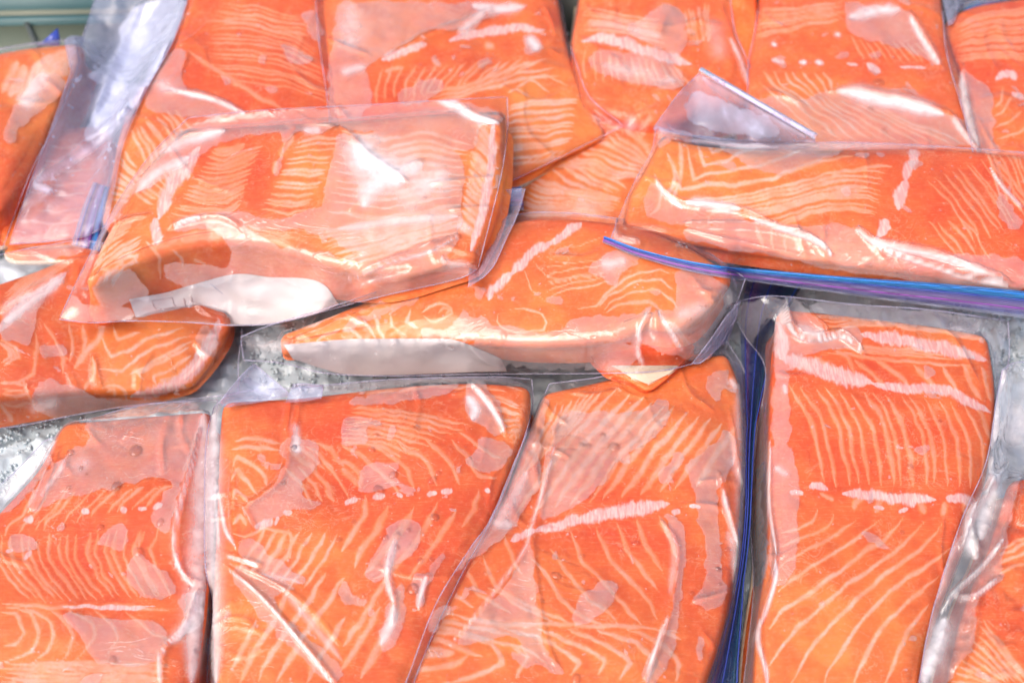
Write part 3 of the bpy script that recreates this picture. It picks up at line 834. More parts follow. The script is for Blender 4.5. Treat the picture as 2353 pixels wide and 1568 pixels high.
make_fillet(b, [(1350, -90), (1500, -95), (1720, -90)], [(1345, 228), (1450, 262), (1560, 262), (1720, 215)], L=[(1335, 20), (1322, 110)], z=(.038, .038, .034, .034), R=[(1735, 60)], H=.028, cell=.0010, seed=49, lw=.72, hue0=.42,
            bands=[('b', 13, [(1650, 280), (1720, 260), (1850, 270), (2000, 310), (2150, 375), (2420, 440)])],
            fams=[('b', 2.4, 9, [(1690, 330), (1680, 440), (1690, 560)], [(2300, 450), (2340, 530), (2400, 600)]), ('b', 2.2, 5, [(1680, 60), (1900, 110), (2200, 150)], [(1650, 200), (1900, 210), (2250, 300)]),
                  ('c', 2.2, 5, [(20, 60), (40, 180), (60, 300)], [(170, 20), (180, 160), (200, 300)])])
S = film_patch(b, [(1335, -100), (1500, -105), (1672, -100)], [(1160, 545), (1300, 545), (1480, 540)], L=[(1318, 60), (1308, 150), (1325, 250), (1255, 370), (1195, 440)], R=[(1685, 60), (1728, 225), (1560, 380)],
           zT=.036, zB=.014, zL=.012, zR=.030, cell=.0015, seed=50, rand=16, seam='LR', rumple=.0009,
           patches=[('b', [(1950, 180), (2100, 120), (2160, 40), (2350, 60), (2352, 400), (2200, 330), (2000, 250)]), ('b', [(1700, 340), (1900, 360), (2300, 420), (2352, 640), (2000, 560), (1700, 480)])],
           ridges=[('b', 5, .002, [(2352, 620), (2200, 730), (2050, 800), (2000, 860)]), ('b', 5, .0018, [(1720, 760), (1850, 840), (1960, 900)]), ('c', 4, .0022, [(240, 20), (320, 200), (420, 500), (480, 640)])],
           milk_glare=[('b', 14, .35, [(2000, 840), (1980, 880)]), ('b', 16, .18, [(1700, 150), (2200, 250)]), ('b', 16, .18, [(1800, 450), (2300, 560)]), ('c', 5, .5, [(330, 260), (400, 420), (470, 620)]), ('c', 20, .2, [(200, 150), (260, 400)])])
droplets(b, S, 60, seed=5)

# top middle fillet
b = bag('large top centre fillet with pale belly stripes and grey skin along its near edge')
make_fillet(b, [(740, -80), (1000, -85), (1262, -70)], [(800, 480), (950, 470), (1132, 410), (1382, 300)], L=[(752, 90), (768, 200), (785, 330)], R=[(1285, 60), (1308, 150), (1340, 225)],
            z=(.038, .038, .038, .030), H=(.026, .022, .024, .016), cell=.0010, skin_h=.008, seed=46, hue0=.30, hues=[(1250, 330, 110, 1.0), (1230, 240, 70, 1.0), (880, 190, 60, .1), (850, 60, 70, .8)],
            bands=[('b', 11, [(280, 420), (340, 380), (450, 345), (590, 305)]), ('b', 10, [(740, 285), (860, 245), (1000, 220), (1200, 195), (1400, 205)])],
            fams=[('b', 2.0, 11, [(240, 720), (230, 600), (280, 470)], [(1120, 560), (1250, 480), (1400, 400)]),
                  ('b', 3.0, 8, [(1150, 740), (1300, 700), (1480, 690), (1640, 690)], [(1090, 1120), (1250, 1120), (1400, 1100), (1560, 1060)]),
                  ('b', 2.4, 3, [(600, 650), (900, 590), (1150, 490), (1420, 410)], [(640, 700), (900, 640), (1200, 560), (1500, 520)]),
                  ('b', 2.0, 3, [(1120, 640), (1200, 600), (1300, 660)], [(1250, 560), (1400, 520), (1560, 600)])],
            lines=[('b', 3, [(300, 500), (420, 460)]), ('b', 4, [(640, 420), (670, 450)]), ('b', 5, [(1000, 320), (1040, 310)])])
S = film_patch(b, [(718, -90), (1000, -95), (1278, -85)], [(790, 500), (950, 492), (1140, 432), (1432, 290)], L=[(732, 90), (748, 200), (765, 330)], R=[(1300, 70), (1325, 150), (1355, 225)],
           zT=.036, zB=.012, zL=.018, zR=.015, cell=.0015, seed=47, rand=12, seam='LRB',
           patches=[('b', [(-40, 10), (1240, 30), (1220, 60), (1080, 100), (960, 140), (930, 190), (800, 240), (790, 190), (640, 200), (440, 290), (280, 400), (160, 450), (180, 560), (220, 760), (-80, 760)]),
                    ('b', [(400, 640), (460, 590), (600, 540), (720, 560), (620, 680), (500, 720), (400, 730)]), ('b', [(1270, 250), (1340, 240), (1390, 300), (1370, 340), (1280, 390), (1250, 300)]),
                    ('b', [(930, 470), (980, 410), (1040, 400), (980, 470)]), ('b', [(1010, 490), (1100, 420), (1060, 480), (1010, 500)]), ('b', [(620, 410), (650, 400), (690, 450), (650, 450)]),
                    ('b', [(760, 380), (780, 370), (800, 400), (770, 410)]), ('b', [(800, 530), (850, 490), (840, 530)])],
           milk_glare=[('b', 28, .25, [(60, 60), (60, 300)]), ('b', 12, .5, [(900, 40), (1080, 60), (1250, 50)]), ('b', 9, .4, [(800, 230), (900, 150), (1000, 60)]), ('b', 10, .35, [(0, 500), (160, 460)]), ('b', 10, .6, [(1290, 260), (1350, 340)])],
           ridges=[('b', 6, .002, [(300, 400), (600, 240), (900, 130), (1080, 40)]), ('b', 4, .0015, [(1380, 40), (1420, 100), (1470, 250)])])
droplets(b, S, 60, seed=4)

# top right big fillet
b = bag('broad dewy fillet at the top right with a white glare streak across its lower half')
make_fillet(b, [(1765, -90), (1950, -95), (2150, -85)], [(1735, 420), (2000, 420), (2262, 420)], L=[(1748, 60), (1730, 150), (1730, 260)], R=[(2165, 60), (2190, 140), (2225, 250)], z=(.038,) * 4, H=.033, cell=.0010, seed=51, lw=.72, hue0=.38,
            hues=[(1860, 200, 60, .8), (1850, 300, 60, .9), (1980, 60, 80, .3)],
            bands=[('c', 6, [(620, 410), (660, 425), (700, 440)]), ('c', 5, [(800, 430), (860, 430)]), ('c', 5, [(915, 430), (965, 432)]), ('c', 4, [(1130, 440), (1210, 450)]), ('c', 7, [(1270, 440), (1360, 490)]), ('c', 3, [(1480, 455), (1690, 470)])],
            fams=[('c', 2.6, 7, [(540, 560), (640, 660), (900, 900), (980, 950)], [(1350, 740), (1550, 830), (1800, 920), (1950, 1000)]),
                  ('c', 2.6, 5, [(560, 500), (620, 590), (800, 700)], [(960, 490), (1020, 560), (1040, 640)]),
                  ('c', 2, 7, [(530, 60), (800, 40), (1100, 0)], [(480, 260), (800, 200), (1120, 130)]), ('c', 1.7, 7, [(1150, 260), (1200, 330), (1250, 420)], [(1600, 300), (1680, 380), (1740, 450)])])
S = film_patch(b, [(1752, -100), (1950, -105), (2168, -95)], [(1725, 440), (2000, 440), (2290, 440)], L=[(1735, 60), (1718, 150), (1718, 260)], R=[(2185, 60), (2212, 140), (2250, 250)],
           zT=.036, zB=.03, zL=.014, zR=.014, cell=.0014, seed=52, rand=10, seam='LR', wet=-.25,
           patches=[('c', [(1120, 0), (1250, 30), (1550, 70), (1600, 170), (1700, 340), (1780, 470), (1600, 360), (1450, 310), (1250, 270), (1140, 220), (1120, 130)]),
                    ('c', [(620, 380), (660, 400), (720, 430), (700, 450), (600, 440)]), ('c', [(1270, 430), (1340, 440), (1380, 490), (1340, 530), (1290, 490)]), ('c', [(1070, 340), (1110, 340), (1140, 390), (1060, 410)]), ('c', [(1280, 370), (1340, 355), (1350, 385), (1300, 395)]),
                    ('c', [(480, 720), (560, 650), (740, 680), (830, 720), (960, 640), (1060, 610), (1250, 640), (1500, 700), (1850, 790), (2000, 1000), (480, 1000)])],
           milk_glare=[('c', 16, .75, [(1060, 625), (1200, 640), (1350, 680), (1480, 700), (1640, 740), (1800, 790)]), ('c', 13, .5, [(1150, 120), (1300, 80), (1500, 60)]), ('c', 7, .6, [(1560, 100), (1650, 260), (1780, 460)]), ('c', 6, .5, [(1850, 790), (1950, 940), (2030, 1020)]), ('c', 5, .8, [(830, 430), (835, 432)]), ('c', 5, .8, [(940, 430), (942, 434)]), ('c', 4, .8, [(620, 300), (640, 312)]), ('c', 5, .7, [(1060, 240), (1075, 242)])],
           ridges=[('c', 9, .0022, [(1000, 640), (1200, 620), (1500, 680), (1850, 780)]), ('c', 5, .003, [(1560, 80), (1680, 280), (1780, 470)]), ('c', 5, .0025, [(1840, 780), (1930, 900), (2030, 1030)]), ('c', 8, .0015, [(480, 720), (600, 640), (830, 720)])])
droplets(b, S, 120, big=[(2073, 186, 12), (1989, 243, 8), (2071, 238, 7), (1993, 23, 8), (1963, 42, 7), (1991, 253, 12), (2032, 302, 11)] if False else [(2020, 188, 18), (2072, 236, 7), (2051, 238, 5), (1990, 24, 8), (1962, 41, 6), (1934, 176, 7), (1998, 251, 11), (2034, 300, 12)], seed=6)

# far right top
b = bag('deep orange fillet cut by the right edge in the top corner')
make_fillet(b, [(2180, 50), (2245, 15), (2440, -15)], [(2262, 420), (2440, 420)], L=[(2190, 130), (2230, 260)], z=(.036,) * 4, H=.03, cell=.0010, seed=53, lw=.8, hue0=.10, hues=[(2300, 300, 60, .6), (2200, 60, 40, .5)],
            fams=[('c', 2.0, 11, [(1860, 170), (2050, 90), (2420, 50)], [(1900, 430), (2100, 400), (2420, 420)]), ('c', 3, 4, [(2140, 740), (2190, 700), (2215, 600)], [(2160, 960), (2300, 920), (2420, 820)])],
            bands=[('c', 9, [(2150, 550), (2200, 510), (2270, 500), (2300, 560)]), ('c', 6, [(2270, 650), (2350, 680)])])
S = film_patch(b, [(2165, 30), (2240, 2), (2450, -30)], [(2255, 440), (2450, 440)], L=[(2175, 130), (2215, 270)], zT=.026, zB=.03, zL=.010, zR=.03, cell=.0015, seed=54, rand=8, seam='TL',
           patches=[('c', [(1930, 440), (1960, 540), (2100, 580), (2140, 640), (2140, 940), (2200, 1060), (2020, 1050), (1960, 820), (1910, 600)])],
           milk_glare=[('c', 10, .35, [(1920, 500), (1960, 800), (2040, 1000)])], ridges=[('c', 5, .002, [(1930, 440), (1960, 700), (2030, 980)])])
droplets(b, S, 40, seed=7)
b = thing('empty_bag', 'crumpled empty clear film with a blue print between the two top right fillets', 'bag')
film_patch(b, [(2150, -70), (2360, -90)], [(2178, 60), (2250, 20), (2380, 10)], zT=.012, zB=.012, zL=.012, zR=.012, cell=.002, seed=55, rand=6, material=M_LOOSE, rumple=.003, seam='B')
zip_seal(b, [(2215, 30), (2260, 8), (2330, -30)], [30, 40, 50], [.016, .018, .018], tubes=(('blue', .4),))

# ================================================================== middle left, under the centre-left bag
b = bag('fillet at the left edge under the centre left bag, with a white lateral band')
make_fillet(b, [(-110, 690), (60, 632), (200, 585), (360, 600), (500, 680)], [(-110, 905), (60, 895), (200, 885), (330, 885), (432, 872)], R=[(515, 740), (480, 810)], z=(.034, .021, .033, .014), H=(.028, .014, .028, .009), cell=.00085,
            seed=56, hue0=.30, skin=False, hues=[(310, 830, 110, 1.0), (400, 850, 60, 1.0), (60, 930, 60, .9), (90, 860, 70, .15)],
            bands=[('d', 14, [(450, 360), (380, 430), (280, 500), (150, 580), (70, 680), (-30, 780)]), ('D', 16, [(505, 735), (478, 800), (435, 860), (380, 895), (300, 912)])],
            lines=[('d', 5, [(730, 700), (660, 830), (580, 920), (510, 1030)]), ('d', 2.6, [(300, 710), (390, 820), (440, 950), (430, 1070)]), ('d', 2.6, [(230, 760), (255, 880), (230, 1050), (130, 1120), (0, 1120)]),
                   ('d', 2.6, [(480, 710), (500, 820), (500, 900), (470, 980)]), ('d', 2.6, [(560, 720), (590, 830), (570, 920)]), ('d', 3, [(695, 790), (720, 860), (740, 935), (870, 915), (1000, 820), (1150, 780), (1280, 730)]),
                   ('d', 3, [(680, 1020), (850, 1040), (960, 930), (1090, 870), (1310, 790)]), ('d', 3, [(880, 1070), (1000, 1010), (1210, 890), (1340, 820)]), ('d', 3, [(1000, 1100), (950, 1050), (1130, 960), (1320, 870)]),
                   ('d', 3, [(1090, 1150), (1050, 1075), (1200, 1010), (1320, 930)]), ('d', 3, [(1160, 1170), (1120, 1100), (1240, 1075), (1270, 1040)]), ('d', 3, [(790, 720), (810, 820), (900, 790), (970, 770)]),
                   ('d', 2.4, [(640, 940), (660, 1060), (600, 1130), (580, 1190)]), ('d', 2.4, [(700, 1150), (790, 1130), (860, 1180), (880, 1240)]), ('d', 2.4, [(730, 1180), (780, 1160), (800, 1220)]),
                   ('d', 2.6, [(160, 1090), (200, 1210), (260, 1330)]), ('d', 2.6, [(0, 1260), (60, 1340), (80, 1400)])],
            fams=[('d', 2.6, 4, [(0, 820), (110, 870), (130, 940), (20, 1000)], [(0, 860), (60, 900), (70, 950), (0, 980)]), ('d', 2, 5, [(60, 620), (250, 430), (560, 250)], [(20, 520), (200, 380), (500, 230)]), ('d', 2.2, 4, [(0, 1110), (100, 1120), (190, 1150)], [(20, 1250), (120, 1270), (230, 1260)])])
S = film_patch(b, [(-120, 615), (0, 586), (120, 562), (215, 556), (400, 600), (545, 700)], [(-120, 985), (20, 982), (150, 958), (300, 932), (400, 922), (548, 905)], R=[(556, 760), (548, 830)], zT=.034, zB=.006, zL=.03, zR=.008, cell=.0013,
           seed=57, rand=12, seam='TBR',
           patches=[('d', [(0, 240), (260, 170), (640, 150), (600, 200), (440, 260), (200, 350), (0, 430)]), ('d', [(300, 490), (450, 360), (440, 440), (310, 500), (290, 590), (240, 640), (230, 820), (160, 860), (0, 800), (0, 700)]), ('d', [(240, 880), (430, 850), (440, 930), (280, 930)]),
                    ('d', [(190, 1150), (400, 1080), (700, 1240), (1300, 1220), (1500, 1180), (1560, 1250), (900, 1310), (300, 1370), (240, 1300)]), ('d', [(1330, 800), (1440, 700), (1500, 900), (1400, 960)])],
           milk_glare=[('d', 18, .35, [(430, 380), (300, 480), (150, 590), (40, 700)]), ('d', 12, .25, [(200, 1300), (400, 1250)]), ('d', 10, .45, [(0, 650), (100, 560), (300, 480)])],
           ridges=[('d', 8, .002, [(0, 640), (150, 520), (330, 420), (450, 330)]), ('d', 5, .0012, [(200, 1180), (260, 1340)]), ('d', 5, .0016, [(1330, 830), (1400, 920), (1480, 980)])])
droplets(b, S, 70, seed=8)

# ================================================================== bottom row
# bottom left
b = bag('wide fillet in the bottom left corner dotted with water drops and pink fat spots')
make_fillet(b, [(150, 975), (300, 962), (474, 948)], [(-160, 1690), (100, 1690), (425, 1690)], L=[(92, 1080), (10, 1170), (-90, 1290), (-150, 1450)], R=[(478, 1060), (472, 1200), (462, 1340), (446, 1480)], z=(.036,) * 4, H=.03, cell=.0010, seed=58, hue0=.22,
            hues=[(80, 1480, 110, .85), (330, 1500, 90, .55), (180, 1300, 90, .15), (250, 1000, 90, .55)],
            bands=[('g', 9, [(160, 510), (200, 505)]), ('g', 7, [(530, 462), (575, 455)]), ('g', 7, [(780, 450), (815, 448)]), ('g', 7, [(905, 445), (940, 435)]), ('g', 8, [(1000, 430), (1045, 410)]), ('g', 4, [(50, 715), (85, 705)]), ('g', 5, [(150, 760), (200, 710)]), ('g', 5, [(380, 1080), (600, 1070), (850, 1085), (1010, 1070)])],
            lines=[('g', 3.2, [(0, 1050), (200, 1060), (400, 1080), (700, 1068), (900, 1080), (1110, 1110)]), ('g', 3, [(0, 1090), (110, 1130), (165, 1240), (100, 1310), (0, 1330)]), ('g', 3, [(40, 1065), (200, 1110), (255, 1250), (200, 1370), (60, 1430), (0, 1440)]),
                   ('g', 3, [(150, 1070), (320, 1160), (360, 1270), (300, 1370), (200, 1440)]), ('g', 3, [(330, 1090), (420, 1160), (480, 1250), (430, 1390), (380, 1430)]), ('g', 2.4, [(430, 1090), (590, 1170), (620, 1260), (530, 1370), (480, 1430)]),
                   ('g', 2.4, [(600, 1090), (740, 1190), (770, 1290), (680, 1400)]), ('g', 2.4, [(800, 1100), (900, 1180), (1010, 1250), (1100, 1290)])],
            fams=[('g', 2.7, 13, [(-60, 620), (-40, 760), (60, 900), (200, 1040)], [(1020, 560), (960, 720), (1040, 880), (1110, 1020)]), ('g', 2.4, 8, [(20, 640), (50, 560), (140, 480), (230, 330)], [(950, 420), (1000, 350), (1080, 300), (1130, 290)]),
                  ('g', 3, 7, [(0, 1465), (250, 1450), (500, 1440), (800, 1460), (1100, 1450)], [(0, 1600), (300, 1590), (700, 1560), (1080, 1570)])])
S = film_patch(b, [(100, 1015), (290, 938), (500, 918)], [(-180, 1710), (100, 1710), (480, 1710)], L=[(20, 1098), (-60, 1160), (-140, 1290), (-170, 1450)], R=[(492, 1060), (486, 1200), (488, 1350), (484, 1480)], zT=.024, zB=.03, zL=.006, zR=.008, cell=.0013,
           seed=59, rand=14, seam='TLR', wet=-.1,
           patches=[('g', [(560, 40), (640, -200), (1250, -260), (1290, 0), (1200, 200), (1150, 330), (1130, 480), (1100, 600), (960, 520), (1000, 440), (1130, 260), (980, 230), (850, 270), (600, 330), (430, 370), (280, 430), (160, 470), (260, 250), (420, 100)]),
                    ('g', [(50, 640), (110, 600), (200, 620), (240, 690), (180, 720), (60, 700)]), ('g', [(600, 680), (700, 580), (810, 530), (830, 640), (780, 730), (700, 660), (630, 700)]),
                    ('g', [(810, 870), (860, 730), (900, 740), (1120, 900), (1120, 1000), (950, 1020), (850, 940)]), ('g', [(380, 1100), (560, 1300), (600, 1440), (1040, 1420), (1080, 1200), (900, 1150), (700, 1160)]), ('g', [(440, 150), (520, 110), (560, 160), (500, 210)]),
                    ('g', [(1150, 1000), (1290, 960), (1360, 1100), (1300, 1200), (1170, 1270), (1120, 1290), (1190, 1180)]), ('g', [(20, 240), (230, 100), (330, 40), (300, 200), (180, 340), (0, 480)])],
           milk_glare=[('D', 26, .50, [(468, 950), (462, 1200), (440, 1568)]), ('g', 5, .75, [(1290, 30), (1230, 200), (1170, 400), (1130, 600), (1150, 800), (1250, 940), (1330, 920)]), ('g', 11, .8, [(1280, 990), (1250, 1130), (1160, 1250), (1080, 1310)]), ('g', 14, .65, [(1300, 1090), (1350, 1150)]), ('g', 4.5, .7, [(1080, 1310), (1035, 1400), (1035, 1568)]), ('g', 16, .2, [(500, 170), (560, 140)]), ('g', 5, .35, [(430, 110), (360, 230), (240, 380)]),
                 ('g', 12, .35, [(30, 380), (200, 180), (360, 0)])],
           ridges=[('g', 6, .0035, [(1300, -80), (1230, 180), (1150, 480), (1130, 700), (1210, 890), (1330, 920)]), ('g', 6, .003, [(1290, 960), (1200, 1200), (1080, 1310), (1035, 1400), (1030, 1600)]), ('g', 5, .0018, [(370, 40), (300, 220), (230, 400), (170, 470)]), ('g', 4, .001, [(430, 110), (330, 260), (230, 400)])])
droplets(b, S, 170, big=[(162, 1038, 13), (188, 1074, 8), (265, 1113, 16), (311, 1033, 21), (154, 1120, 8), (366, 1202, 13), (228, 1208, 11), (315, 1265, 15), (257, 1514, 13), (437, 1350, 7), (379, 1474, 6), (378, 1528, 8), (448, 1496, 8), (200, 1091, 5), (436, 1043, 6), (108, 1034, 8), (418, 1237, 6), (400, 1220, 5)], seed=9)

# bottom centre-left
b = bag('tall fillet below the white label strip, creased film fanning from its left side')
make_fillet(b, [(520, 925), (700, 915), (900, 892), (1080, 882), (1208, 890)], [(508, 1690), (700, 1690), (880, 1690)], L=[(514, 1010), (508, 1200), (502, 1400)], R=[(1196, 980), (1120, 1180), (1035, 1350), (950, 1530)], z=(.038,) * 4, H=.032, cell=.00085, seed=60, hue0=.32,
            hues=[(640, 1420, 120, .95), (560, 1050, 70, .75), (850, 1130, 150, .08), (760, 1300, 80, .8), (1150, 960, 60, .8), (1000, 1000, 80, .15)],
            bands=[('D', 10, [(590, 1210), (625, 1196)]), ('g', 5, [(1785, 540), (1800, 500)]), ('g', 6, [(1840, 465), (1890, 450)]), ('h', 8, [(20, 405), (100, 375)]), ('h', 7, [(210, 370), (265, 360)]), ('h', 5, [(365, 350), (390, 352)]), ('h', 7, [(560, 345), (620, 335)]), ('h', 8, [(660, 325), (715, 325)]), ('h', 5, [(935, 325), (950, 320)])],
            lines=[('h', 4.0, [(0, 170), (60, 230), (130, 290)]), ('h', 3.0, [(-60, 120), (60, 150), (120, 210), (135, 300)]), ('h', 3.0, [(0, 20), (130, 90), (210, 170), (330, 270), (400, 380)]), ('h', 3.0, [(120, -10), (330, 100), (430, 200), (480, 310)]),
                   ('h', 3.0, [(370, 20), (560, 130), (620, 290)]), ('h', 3.0, [(540, -10), (700, 130), (770, 290)]), ('h', 3.0, [(720, 0), (840, 130), (900, 230), (1010, 240)]), ('h', 2.4, [(760, -60), (900, 40), (1000, 110), (1060, 110)]),
                   ('h', 4.2, [(160, 350), (150, 470), (60, 620), (0, 720)]), ('h', 4.4, [(310, 420), (240, 560), (130, 700), (80, 830)]), ('h', 4.0, [(470, 420), (400, 560), (240, 760), (150, 870)]), ('h', 3.8, [(620, 410), (560, 540), (420, 740), (330, 830), (200, 900)]),
                   ('h', 3.4, [(745, 430), (640, 620), (500, 810), (430, 900)]), ('h', 3, [(890, 320), (870, 450), (770, 560)]), ('h', 4.4, [(290, 880), (200, 1050), (120, 1180), (0, 1340)]), ('h', 4.4, [(250, 1080), (180, 1200), (60, 1400), (-20, 1500)]), ('h', 5.5, [(380, 960), (330, 1150), (270, 1290), (180, 1440), (120, 1540)]),
                   ('g', 4.2, [(1660, 1160), (1600, 1290), (1500, 1480)]), ('g', 4.2, [(1900, 900), (1830, 1060), (1730, 1250), (1600, 1440), (1550, 1590)]), ('g', 4.4, [(2110, 850), (2000, 1040), (1880, 1200), (1760, 1370), (1670, 1568)]), ('g', 4.4, [(2240, 870), (2100, 1080), (2010, 1200), (1900, 1370), (1790, 1568)]), ('g', 4.4, [(2240, 1140), (2100, 1350), (1980, 1568)]),
                   ('g', 3, [(1500, 70), (1560, 40), (1700, 40), (1820, 60)]), ('g', 3, [(1500, 170), (1530, 100), (1640, 150), (1720, 240), (1740, 300)]), ('g', 3, [(1500, 260), (1530, 180), (1600, 260), (1680, 360)]), ('g', 3, [(1500, 380), (1530, 310), (1600, 400)]), ('g', 3, [(1510, 540), (1560, 480), (1600, 540)]),
                   ('g', 3, [(1520, 0), (1650, -20), (1820, 20)]), ('g', 2.6, [(1500, 600), (1600, 620), (1720, 560), (1900, 600), (1880, 760)])],
            fams=[('e', 2.6, 6, [(60, 1290), (300, 1300), (620, 1350), (900, 1420)], [(0, 1530), (150, 1540), (300, 1570), (420, 1640)]), ('e', 2.4, 6, [(980, 1200), (1100, 1230), (1230, 1290)], [(1180, 1540), (1210, 1500), (1250, 1470)]), ('e', 2, 5, [(0, 1195), (300, 1160), (640, 1120)], [(1000, 1120), (1100, 1120), (1240, 1180)]),
                  ('g', 3.4, 5, [(1720, 560), (1640, 700), (1540, 850)], [(2190, 600), (2100, 760), (1960, 960)]), ('g', 3, 4, [(1870, 40), (1960, 120), (2060, 180)], [(2050, 20), (2150, 80), (2230, 170)]), ('g', 3, 4, [(1850, 180), (1960, 300), (2020, 420)], [(2100, 130), (2200, 260), (2260, 380)])])
S = film_patch(b, [(492, 935), (545, 902), (700, 890), (900, 872), (1130, 866), (1222, 872)], [(474, 1710), (700, 1710), (905, 1710)], L=[(474, 1010), (470, 1150), (472, 1300), (490, 1400), (478, 1500)], R=[(1218, 960), (1145, 1160), (1055, 1330), (968, 1520)], zT=.026, zB=.03, zL=.010, zR=.014, cell=.0011,
           seed=61, rand=14, seam='TLR',
           patches=[('g', [(1810, 60), (1890, -40), (2000, 0), (2070, 60), (2060, 180), (1960, 250), (1950, 350), (2100, 420), (1900, 450), (1640, 560), (1600, 470), (1570, 440), (1700, 350), (1800, 250), (1860, 110)]),
                    ('g', [(1650, 90), (1700, 90), (1740, 140), (1680, 130)]), ('g', [(1540, 620), (1680, 650), (1720, 750), (1840, 780), (1900, 860), (2000, 880), (1960, 920), (1700, 850), (1560, 760)]), ('g', [(1480, 820), (1560, 800), (1800, 900), (1940, 930), (1900, 960), (1740, 1000), (1900, 1200), (2200, 1450), (2200, 1600), (2050, 1500), (1750, 1200), (1560, 980)]),
                    ('h', [(100, 320), (140, 180), (240, 140), (370, 150), (340, 230), (300, 300), (180, 330)]), ('h', [(780, 130), (880, 40), (900, -40), (1000, 0), (1100, 60), (1040, 160), (920, 200)]), ('h', [(200, 780), (300, 560), (420, 490), (520, 570), (480, 700), (330, 800), (280, 900), (130, 880)]), ('h', [(440, 860), (570, 850), (640, 700), (660, 760), (560, 940), (500, 1100), (480, 1000)]),
                    ('h', [(240, 1280), (320, 1000), (400, 900), (410, 1100), (380, 1250), (270, 1400)]), ('h', [(0, 890), (60, 920), (60, 1000), (180, 1020), (180, 1060), (0, 1040)]), ('e', [(850, 1130), (950, 1100), (1100, 1300), (1130, 1470), (1050, 1480), (950, 1400), (860, 1330)]), ('e', [(0, 1240), (500, 1150), (870, 1120), (700, 1200), (300, 1260), (0, 1290)]),
                    ('e', [(310, 1440), (380, 1400), (370, 1460), (320, 1500)]), ('e', [(0, 1370), (140, 1350), (300, 1400), (150, 1420), (200, 1500), (60, 1560), (0, 1540)])],
           milk_glare=[('D', 20, .55, [(492, 930), (488, 1250), (496, 1568)]), ('g', 5, .7, [(1400, 240), (1395, 400), (1410, 560), (1415, 720)]), ('g', 5, .6, [(1400, 260), (1430, 420), (1460, 580), (1530, 690)]), ('g', 4, .7, [(1480, 840), (1640, 960), (1800, 1130), (1980, 1350), (2150, 1568)]), ('g', 7, .25, [(1700, 860), (1950, 920)]), ('g', 4, .5, [(1450, 740), (1680, 810)]), ('g', 8, .3, [(1820, 940), (2213, 1420)]), ('h', 8, .6, [(355, 620), (320, 740), (300, 880), (320, 990), (340, 1050)]), ('h', 10, .5, [(340, 1060), (320, 1180), (250, 1320)]),
                 ('h', 6, .5, [(550, 870), (520, 980), (495, 1090)]), ('e', 10, .7, [(870, 1210), (920, 1300), (900, 1370)]), ('e', 5, .7, [(900, 1130), (1010, 1260), (1100, 1400), (1120, 1470)]), ('d', 9, .5, [(2030, 1400), (2040, 1568)]), ('g', 9, .3, [(1480, 1100), (1440, 1180)]), ('g', 9, .75, [(1900, 30), (1930, 60)]), ('g', 8, .35, [(1400, 950), (1380, 1180)])],
           ridges=[('g', 5, .002, [(1340, 0), (1325, 500), (1330, 900), (1370, 1250)]), ('g', 5, .0028, [(1500, 200), (1500, 500), (1530, 700)]), ('g', 4, .003, [(1440, 790), (1700, 1020), (2000, 1360), (2200, 1600)]), ('g', 4, .002, [(1440, 730), (1700, 810)]), ('g', 4, .0016, [(1460, 770), (1900, 1000), (2213, 1330)]), ('g', 5, .003, [(1960, -350), (1870, 0), (1810, 250), (1570, 440), (1650, 540), (1530, 690)]),
                   ('h', 4, .0024, [(360, 590), (300, 820), (340, 1050), (330, 1200)]), ('h', 4, .0015, [(560, 850), (495, 1100)]), ('e', 5, .0026, [(880, 1110), (1040, 1270), (1130, 1480)]), ('g', 5, .002, [(1370, 1210), (1500, 1150), (1640, 1190)]), ('d', 5, .0018, [(1990, 1220), (1960, 1400), (1960, 1600)])])
droplets(b, S, 200, big=[(678, 1026, 11), (869, 1124, 16), (901, 1088, 13), (990, 1100, 13), (1006, 1085, 10), (947, 1353, 19), (1000, 1186, 14), (886, 1235, 10), (910, 1254, 9), (939, 1216, 7), (965, 1286, 10), (990, 1285, 7), (834, 1365, 7), (810, 1197, 8), (960, 981, 9), (865, 1000, 8), (698, 1250, 8), (780, 1240, 9), (675, 1026, 9), (650, 1108, 7), (853, 1030, 12), (1076, 1052, 7), (570, 1440, 6)], seed=10)
film_patch(b, [(505, 925), (540, 880), (582, 836)], [(520, 935), (590, 925), (668, 908)], L=[(510, 932)], R=[(625, 870)], zT=.052, zB=.040, zL=.045, zR=.045, cell=.0013, seed=62, rand=6, material=M_LOOSE, name='folded_tab', rumple=.001, seam='TR', iters=40,
           milk_glare=[('D', 8, .3, [(560, 870), (590, 890), (620, 905)])])
film_patch(b, [(672, 885), (700, 882), (742, 886)], [(655, 925), (700, 922), (738, 915)], zT=.050, zB=.042, zL=.045, zR=.045, cell=.0012, seed=63, rand=5, material=M_LOOSE, name='folded_tab', rumple=.001, seam='TR', iters=40)

